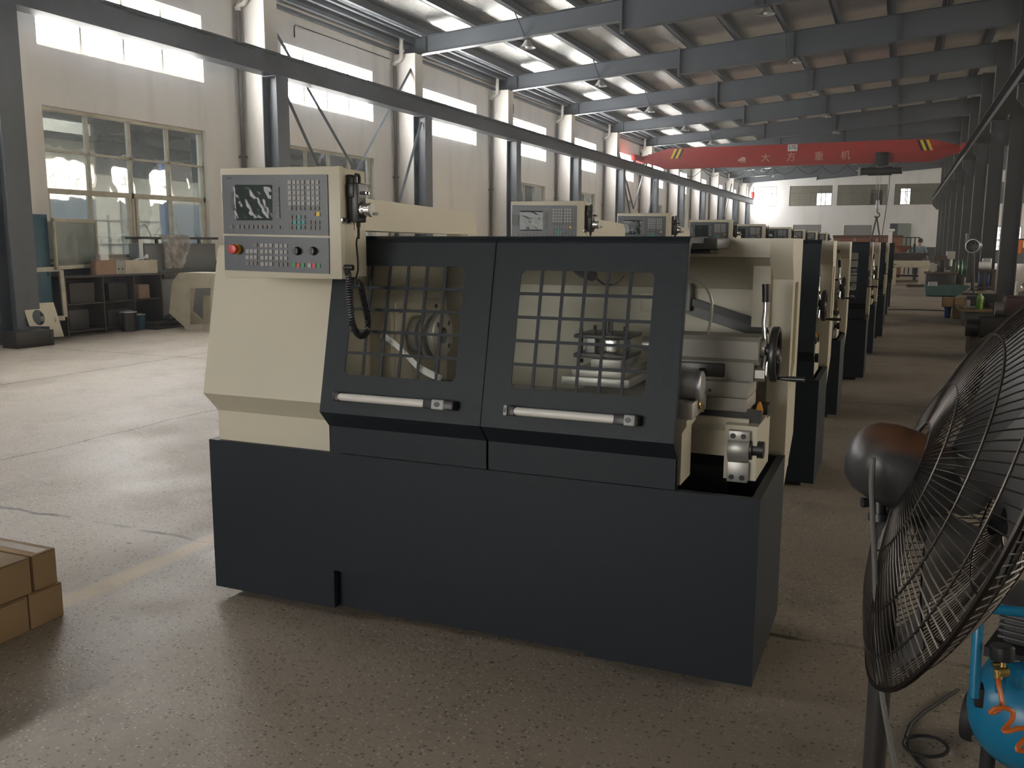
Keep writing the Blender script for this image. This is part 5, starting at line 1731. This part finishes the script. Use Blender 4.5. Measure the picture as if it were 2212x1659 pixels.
MB().bx(c.x - .25, c.x + .45, y - .3, y + .4, 0, .04).build('base', M['dark_iron'], t)
# switch box on a column, cloth and stool beyond the columns
c = W(2069, 517, 41.0)
o = MB().bx(2.42, 2.55, 41.5, 41.75, c.z - .25, c.z + .25, .01).build('switch_box', M['grey_sheet'], None, (2.48, 41.6, c.z - .25)); tag(o, 'grey switch box mounted on an aisle column', 'switch box')
y = 33
c = W(2195, 532, y)
t = thing('clothes_stand', 'stand with an orange and a yellow work cloth beyond the aisle columns', 'stand', (c.x, y, 0))
MB().tube([(c.x, y, 0), (c.x, y, c.z + .3)], .025, 8).bx(c.x - .35, c.x + .3, y - .03, y + .03, c.z + .2, c.z + .24).build('stand_pole', M['dark_iron'], t)
rr = random.Random(2)
MB().sheet(lambda s, u: V((c.x - .12 + .30 * s, y - .06 + .03 * math.sin(9 * s), c.z + .2 - .42 * u)), 8, 4).build('work_cloth', M['orange'], t)
MB().sheet(lambda s, u: V((c.x - .28 + .16 * s, y - .07 + .03 * math.sin(9 * s), c.z + .24 - .46 * u)), 6, 4).build('work_cloth', mat('yellow_cloth', (.45, .30, .04), .7), t)
g_ = onZ(2168, 642, 0)
t = thing('stool', 'white plastic stool on the floor at the aisle columns', 'stool', (g_.x + .15, g_.y, 0))
for dx in (0, .26):
    for dy in (0, .26): MB().bx(g_.x + dx, g_.x + dx + .05, g_.y + dy, g_.y + dy + .05, 0, .44, .006).build('leg', M['white'], t)
MB().bx(g_.x - .02, g_.x + .34, g_.y - .02, g_.y + .34, .42, .46, .012).build('seat', M['white'], t)
o = one(MB().ball((g_.x + .92, g_.y + .4, .27), .4, (1.2, .9, .66), 16), 'wrapped_bundle', M['bag'], 'bundle wrapped in clear plastic beside the white stool', 'bundle')

# ------------------------------------------------------------------ man standing behind the machine bed
yp = 38.95
hd = W(1989, 521, yp)
px_ = hd.x - .03


def skin_obj(name, verts, edges, radii, mt, parent=None, sub=2):
    me = bpy.data.meshes.new(name)
    me.from_pydata([tuple(V(v)) for v in verts], edges, [])
    o = bpy.data.objects.new(name, me); COL.objects.link(o)
    md = o.modifiers.new('skin', 'SKIN'); md.use_smooth_shade = True
    for i, r in enumerate(radii):
        sv = me.skin_vertices[0].data[i]; sv.radius = r if isinstance(r, tuple) else (r, r)
    me.skin_vertices[0].data[0].use_root = True
    s2 = o.modifiers.new('sub', 'SUBSURF'); s2.levels = sub; s2.render_levels = sub
    dg = bpy.context.evaluated_depsgraph_get()
    nm = bpy.data.meshes.new_from_object(o.evaluated_get(dg))
    o.modifiers.clear(); o.data = nm
    nm.materials.clear(); nm.materials.append(mt)
    nm.polygons.foreach_set('use_smooth', [True] * len(nm.polygons))
    if parent: o.parent = parent
    return o


# local frame: facing +Y (away), slightly turned; feet at z=0
J = {'pel': (0, 0, .96), 'wai': (0, .01, 1.10), 'che': (0, .03, 1.30), 'nek': (0, .03, 1.47), 'hd0': (0, .04, 1.55), 'hd1': (.01, .06, 1.64), 'hd2': (.01, .05, 1.74),
     'lsh': (-.17, .03, 1.41), 'lel': (-.25, .02, 1.13), 'lwr': (-.20, .22, 1.00), 'lha': (-.17, .29, .98),
     'rsh': (.17, .03, 1.41), 'rel': (.27, .05, 1.14), 'rwr': (.25, .27, 1.02), 'rha': (.23, .34, 1.0),
     'lhp': (-.09, 0, .92), 'lkn': (-.10, .02, .50), 'lan': (-.10, -.02, .09), 'lto': (-.11, .14, .04),
     'rhp': (.09, 0, .92), 'rkn': (.10, .03, .50), 'ran': (.11, 0, .09), 'rto': (.12, .16, .04)}
N_ = list(J)
E_ = [('pel', 'wai'), ('wai', 'che'), ('che', 'nek'), ('nek', 'hd0'), ('hd0', 'hd1'), ('hd1', 'hd2'), ('che', 'lsh'), ('lsh', 'lel'), ('lel', 'lwr'), ('lwr', 'lha'), ('che', 'rsh'), ('rsh', 'rel'), ('rel', 'rwr'), ('rwr', 'rha'),
      ('pel', 'lhp'), ('lhp', 'lkn'), ('lkn', 'lan'), ('lan', 'lto'), ('pel', 'rhp'), ('rhp', 'rkn'), ('rkn', 'ran'), ('ran', 'rto')]
RD = dict(pel=(.14, .11), wai=(.13, .10), che=(.15, .11), nek=.055, hd0=.07, hd1=.085, hd2=.07, lsh=.06, lel=.042, lwr=.03, lha=.035, rsh=.06, rel=.042, rwr=.03, rha=.035, lhp=.085, lkn=.055, lan=.04, lto=.035, rhp=.085, rkn=.055, ran=.04, rto=.035)
man = bpy.data.objects.new('person', None); COL.objects.link(man); man.location = (px_, yp, 0); man.rotation_euler = (0, 0, -.25)
tag(man, 'man in a grey blue shirt standing behind the cream machine bed, seen from behind', 'person')
body = skin_obj('body', [J[n] for n in N_], [(N_.index(a), N_.index(b)) for a, b in E_], [RD[n] for n in N_], M['skin'], man)
# ears, nose and fingers belong to the body: small skinned chains joined into it
extra = MB()
for s in (-1, 1): extra.ball((s * .088 + .01, .05, 1.64), .022, (.4, .8, 1.3), 8)
extra.ball((.01, .155, 1.63), .018, (.8, 1.2, 1.2), 8)
for hx_, hy_, hz_, s in ((-.17, .29, .98, 1), (.23, .34, 1.0, -1)):
    for i in range(4): extra.tube([(hx_ - .03 + i * .02, hy_ + .01, hz_ - .005), (hx_ - .03 + i * .02, hy_ + .055, hz_ - .015), (hx_ - .028 + i * .018, hy_ + .08 - abs(i - 1.4) * .008, hz_ - .04)], [.009, .0085, .006], 6)
    extra.tube([(hx_ + s * .03, hy_ - .01, hz_), (hx_ + s * .05, hy_ + .03, hz_ - .01), (hx_ + s * .045, hy_ + .05, hz_ - .03)], [.010, .009, .006], 6)
bm = bmesh.new(); bm.from_mesh(body.data)
tmp = bpy.data.meshes.new('x'); tmp.from_pydata([tuple(v) for v in extra.v], [], extra.f); bm.from_mesh(tmp); bm.to_mesh(body.data); bm.free()
body.data.polygons.foreach_set('use_smooth', [True] * len(body.data.polygons))
T = ['pel', 'wai', 'che', 'nek', 'lsh', 'lel', 'rsh', 'rel']
JS = dict(J); JS['nek'] = (0, .03, 1.455); JS['lel'] = (-.235, .02, 1.19); JS['rel'] = (.25, .04, 1.20)
skin_obj('shirt', [JS[n] for n in T], [(0, 1), (1, 2), (2, 3), (2, 4), (4, 5), (2, 6), (6, 7)], [(.165, .135), (.16, .13), (.175, .135), .075, .082, .066, .082, .066], M['shirt'], man)
T = ['pel', 'lhp', 'lkn', 'lan', 'rhp', 'rkn', 'ran']
skin_obj('trousers', [J[n] for n in T], [(0, 1), (1, 2), (2, 3), (0, 4), (4, 5), (5, 6)], [(.155, .125), .10, .075, .065, .10, .075, .065], M['trouser'], man)
h_ = MB().ball((.01, .045, 1.685), .098, (.96, 1.03, 1.02), 16)
h_.v = [(a, b, max(c, 1.60 + max(0, (b - .02)) * 1.3)) for a, b, c in h_.v]
o = h_.build('hair', M['hair'], None); o.parent = man

# ------------------------------------------------------------------ pedestal fan, right foreground
FD = 1.47
fc = C0 + ray(2075, 1050) * FD
fa = (RT * .89 - UP * .39 - FW * .235).normalized()
fu = fa.orthogonal().normalized(); fw = fa.cross(fu)
pt = C0 + ray(1927, 1108) * 1.50
fan = thing('pedestal_fan', 'large black wire guard fan on a pole in the dark foreground beside the compressor', 'fan', (pt.x, pt.y, 0))
MOTX = pt.x
M['motor'] = motor_mat()
RF = .352
rad = lambda t_: fu * math.cos(t_) + fw * math.sin(t_)
for nm, hh, r0, nw in (('rear_guard', -.085, .075, 112), ('front_guard', .10, .065, 120)):
    m = MB()
    for i in range(nw):
        d = rad(2 * PI * i / nw)
        pts = []
        for s in [j / 7 for j in range(8)]:
            r = r0 + (RF - r0) * s
            pts.append(fc + fa * (hh * (1 - (r / RF) ** 2.6)) + d * r)
        m.tube(pts, .0013, 4, caps=False)
    for r in (r0, .15, .245, .31, RF):
        m.torus(fc + fa * (hh * (1 - (r / RF) ** 2.6)), fa, r, .0022 if r < RF else .0045, 60, 5)
    m.build(nm, M['wire'], fan)
m = MB().lathe([(0, .085), (.05, .085), (.055, .075), (.055, .07)], fc, fa, 24); m.build('guard_badge', M['black'], fan)
mc = fc - fa * .035 - UP * .012
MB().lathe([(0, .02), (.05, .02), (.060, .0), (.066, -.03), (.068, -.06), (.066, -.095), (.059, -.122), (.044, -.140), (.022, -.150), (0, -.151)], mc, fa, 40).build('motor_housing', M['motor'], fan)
for i in range(4):
    t0 = 2 * PI * i / 4 + .4
    m = MB().sheet(lambda s, u: fc + rad(t0 + (s - .5) * (.35 + .75 * u)) * (.05 + .26 * u) + fa * (.03 * (s - .5) * (1.4 - u) * 2.2 + .015), 8, 8)
    m.sheet(lambda s, u: fc + rad(t0 + (s - .5) * (.35 + .75 * u)) * (.05 + .26 * u) + fa * (.03 * (s - .5) * (1.4 - u) * 2.2 + .0125), 8, 8)
    m.build('blade', M['fan_blade'], fan)
MB().lathe([(0, .045), (.03, .04), (.045, .02), (.045, -.02), (0, -.02)], fc, fa, 24).build('hub', M['fan_blade'], fan)
MB().cyl((pt.x, pt.y, .03), (pt.x, pt.y, pt.z), .0185, n=20).cyl((pt.x, pt.y, pt.z - .07), (pt.x, pt.y, pt.z - .01), .0225, n=20).build('pole', M['dark_iron'], fan)
MB().lathe([(0, .035), (.03, .035), (.05, .03), (.23, .02), (.25, 0), (0, 0)], (pt.x, pt.y, 0), Z_, 36).build('base', M['dark_iron'], fan)
bp_ = C0 + ray(2008, 1130) * 1.50
m = MB().tube([(pt.x, pt.y, pt.z - .01), V((pt.x, pt.y, pt.z + .01)).lerp(bp_, .4), bp_, mc - fa * .02 - UP * .05], [.018, .018, .02, .02], 8)
m.box(bp_, (.035, .03, .06), .004)
m.build('tilt_bracket', M['dark_iron'], fan)
kp = mc - fa * .10 - UP * .060
m = MB().tube([kp, kp - UP * .03], .011, 10).cyl(kp - UP * .03, kp - UP * .042, .017, n=16).tube([kp - UP * .012, kp - UP * .012 - RT * .028], [.006, .009], 8)
m.build('tilt_knob', M['black'], fan)
c1 = C0 + ray(1886, 990) * 1.40
cb = [c1] + [C0 + ray(a, b) * d for a, b, d in ((1880, 1030, 1.40), (1884, 1110, 1.42), (1891, 1220, 1.45), (1893, 1350, 1.46), (1897, 1440, 1.46), (1906, 1520, 1.46), (1922, 1600, 1.46), (1940, 1680, 1.47), (1965, 1800, 1.5))]
cb.append(V((cb[-1].x + .05, cb[-1].y + .05, .01)))
MB().tube(smooth(cb, 1), .0042, 8).build('mains_cable', M['cable_grey'], fan)
# black cable lying on the floor
m = MB().tube(smooth([onZ(a, b, .006) for a, b in ((2070, 1490), (2030, 1520), (1985, 1540), (1958, 1565), (1948, 1592), (1955, 1620), (1985, 1650), (2010, 1670))], 2), .006, 6)
lp = [onZ(2000 + 48 * math.cos(t_) + 0, 1612 + 22 * math.sin(t_) + .12 * 48 * math.cos(t_), .014) for t_ in [2 * PI * i / 26 for i in range(26)]]
m.tube(lp, .006, 6, closed=True)
one(m, 'floor_cable', M['cable_black'], 'looped black cable on the floor between the fan pole and the blue compressor', 'cable')

# ------------------------------------------------------------------ blue compressor
_k = C0 + ray(2222, 1595) * 2.32
kx, ky, kz, kr = _k.x, _k.y + .085, _k.z, .152
KR = (V((kx, ky, 0)), Matrix.Rotation(-.30, 3, 'Z'))
comp = thing('air_compressor', 'blue portable air compressor with orange coiled hose at the corner of the picture', 'compressor', (kx, ky + .3, 0))
MB(KR).lathe([(0, -.085), (.055, -.078), (.10, -.055), (.137, -.012), (kr, .04), (kr, .38), (.137, .43), (.085, .47), (0, .48)], (kx, ky, kz), Y_, 48).build('tank', M['comp_blue'], comp)
for s in (-1, 1):
    MB(KR).lathe([(0, -.018), (.05, -.018), (.06, -.012), (.075, -.018), (.08, -.01), (.08, .01), (.075, .018), (.06, .012), (.05, .018), (0, .018)], (kx + s * .205, ky + .38, .08), X_, 26).build('wheel', M['rubber'], comp)
MB(KR).bx(kx - .19, kx + .19, ky + .365, ky + .395, .07, .09).build('axle', M['rubber'], comp)
for s in (-.09, .09): MB(KR).tube([(kx + s, ky + .06, kz - kr * .6), (kx + s, ky + .06, 0)], .02, 10).build('foot', M['rubber'], comp)
hz = lambda a, b, d: C0 + ray(a, b) * d
h0 = hz(2104, 1506, 2.24); h1 = hz(2108, 1430, 2.24); h2 = hz(2113, 1345, 2.24); h3 = hz(2122, 1323, 2.24); h4 = hz(2140, 1315, 2.24); h5 = hz(2210, 1322, 2.24); h6 = hz(2300, 1332, 2.24); h7 = hz(2320, 1345, 2.24); h8 = hz(2312, 1500, 2.24)
MB().tube([h0, h1, h2, h3, h4, h5, h6, h7, h8], .0125, 12).build('handle', M['comp_blue'], comp)
MB().box(h0 + V((.012, .02, .0)), (.02, .05, .05), .004).build('handle_clamp', M['black'], comp)
MB(KR).bx(kx - .12, kx + .14, ky + .04, ky + .38, kz + kr - .015, kz + kr + .012).build('deck', M['rubber'], comp)
# pump with cooling fins
m = MB(KR)
pz = kz + kr + .012
m.bx(kx - .09, kx + .20, ky + .10, ky + .32, pz, pz + .10, .01)
for i in range(6): m.bx(kx - .10, kx + .21, ky + .09, ky + .33, pz + .015 + i * .018, pz + .023 + i * .018, .002)
m.build('motor_block', M['pump'], comp)
m = MB(KR)
for i in range(7): m.bx(kx - .03, kx + .14, ky + .13, ky + .30, pz + .11 + i * .022, pz + .120 + i * .022, .003)
m.bx(kx - .01, kx + .12, ky + .15, ky + .28, pz + .10, pz + .26, .01)
m.build('pump_head', M['pump'], comp)
# pressure switch cap, fittings, hose
q0 = hz(2165, 1408, 2.20)
MB().lathe([(0, -.02), (.026, -.02), (.028, -.015), (.028, .012), (.024, .017), (0, .018)], q0, UP, 26).build('regulator_cap', M['black'], comp)
m = MB().cyl(q0 - UP * .018, q0 - UP * .05, .008, n=12).lathe([(.006, -.012), (.013, -.012), (.014, 0), (.013, .012), (.006, .012)], q0 - UP * .048 + RT * .0, RT, 16).cyl(q0 - UP * .03 - RT * .025, q0 - UP * .03, .006, n=10).cyl(q0 - UP * .042 - RT * .012, q0 - UP * .065 - RT * .010, .010, n=12)
m.build('regulator_body', M['brass'], comp)
MB().cyl(q0 - UP * .05 + V((.0, .03, 0)), q0 - UP * .12 + V((.0, .05, 0)), .012, n=12).cyl(hz(2200, 1455, 2.2), hz(2200, 1480, 2.24), .012, n=14).build('riser_pipe', M['comp_blue'], comp)
hp_ = [q0 - UP * .062 - RT * .010] + [hz(a, b, d) for a, b, d in ((2157, 1478, 2.18), (2163, 1505, 2.17), (2166, 1522, 2.165), (2158, 1534, 2.155), (2143, 1541, 2.145), (2137, 1539, 2.14), (2150, 1530, 2.135), (2175, 1529, 2.13), (2190, 1538, 2.13), (2188, 1553, 2.13), (2172, 1572, 2.125), (2164, 1580, 2.12), (2176, 1581, 2.115), (2198, 1573, 2.11), (2222, 1574, 2.11), (2218, 1592, 2.11), (2200, 1610, 2.105), (2195, 1622, 2.10), (2210, 1622, 2.10), (2240, 1612, 2.1), (2250, 1640, 2.1))]
rs_, _ = resample(hp_, 90)
MB().tube(smooth(rs_, 2), .0058, 8).build('air_hose', M['hose'], comp)
# paper label on the shoulder of the tank
m = MB(KR)
lab = lambda s, u: V((kx, ky, kz)) + V((kr * 1.006 * math.sin(-.62 + .42 * s), .03 + .05 * u, kr * 1.006 * math.cos(-.62 + .42 * s)))
m.sheet(lab, 8, 3)
m.build('tank_label', M['label_white'], comp)

hm = bpy.data.materials.new('dusty_air'); hm.use_nodes = True
_n = hm.node_tree; _n.nodes.remove(_n.nodes['Principled BSDF'])
_v = _n.nodes.new('ShaderNodeVolumeScatter'); _v.inputs['Density'].default_value = .0019; _v.inputs['Anisotropy'].default_value = .75; _v.inputs['Color'].default_value = (.95, .96, 1, 1)
_n.links.new(_v.outputs['Volume'], _n.nodes['Material Output'].inputs['Volume'])
o = MB().bx(XW - .6, XR + .6, YN - .6, YF + 3.5, -.3, 9.6).build('haze', hm)
tag(o, 'thin dusty haze filling the hall', 'haze', None, 'stuff')
SC.cycles.volume_bounces = 0
wld = bpy.data.worlds.new('sky'); SC.world = wld; wld.use_nodes = True
bg = wld.node_tree.nodes['Background']
bg.inputs['Color'].default_value = (.93, .96, 1.0, 1)
bg.inputs['Strength'].default_value = SKY_E
for o in list(SC.objects):
    pass
# sky portals in the low windows (they only guide the sampling of daylight, they add none)
for k, (a, b) in zip(ks, edges):
    if k in NO_LOW or k > 6: continue
    l = bpy.data.lights.new('sky_portal', 'AREA'); l.shape = 'RECTANGLE'; l.size = 2.5; l.size_y = b - a
    l.cycles.is_portal = True
    lo = bpy.data.objects.new('sky_portal', l); COL.objects.link(lo)
    lo.matrix_world = Matrix.Translation((XW - .2, (a + b) / 2, 2.5)) @ Matrix.Rotation(-PI / 2, 4, 'Y')
vs = SC.view_settings
vs.view_transform = 'Standard'; vs.look = 'None'; vs.exposure = EXPO; vs.gamma = 1.0
vs.use_curve_mapping = False
SC.display_settings.display_device = 'sRGB'
cy = SC.cycles
cy.max_bounces = 10; cy.diffuse_bounces = 5; cy.glossy_bounces = 4; cy.transparent_max_bounces = 12; cy.transmission_bounces = 4
cy.caustics_reflective = False; cy.caustics_refractive = False
cy.sample_clamp_indirect = 6.0
cy.use_denoising = True
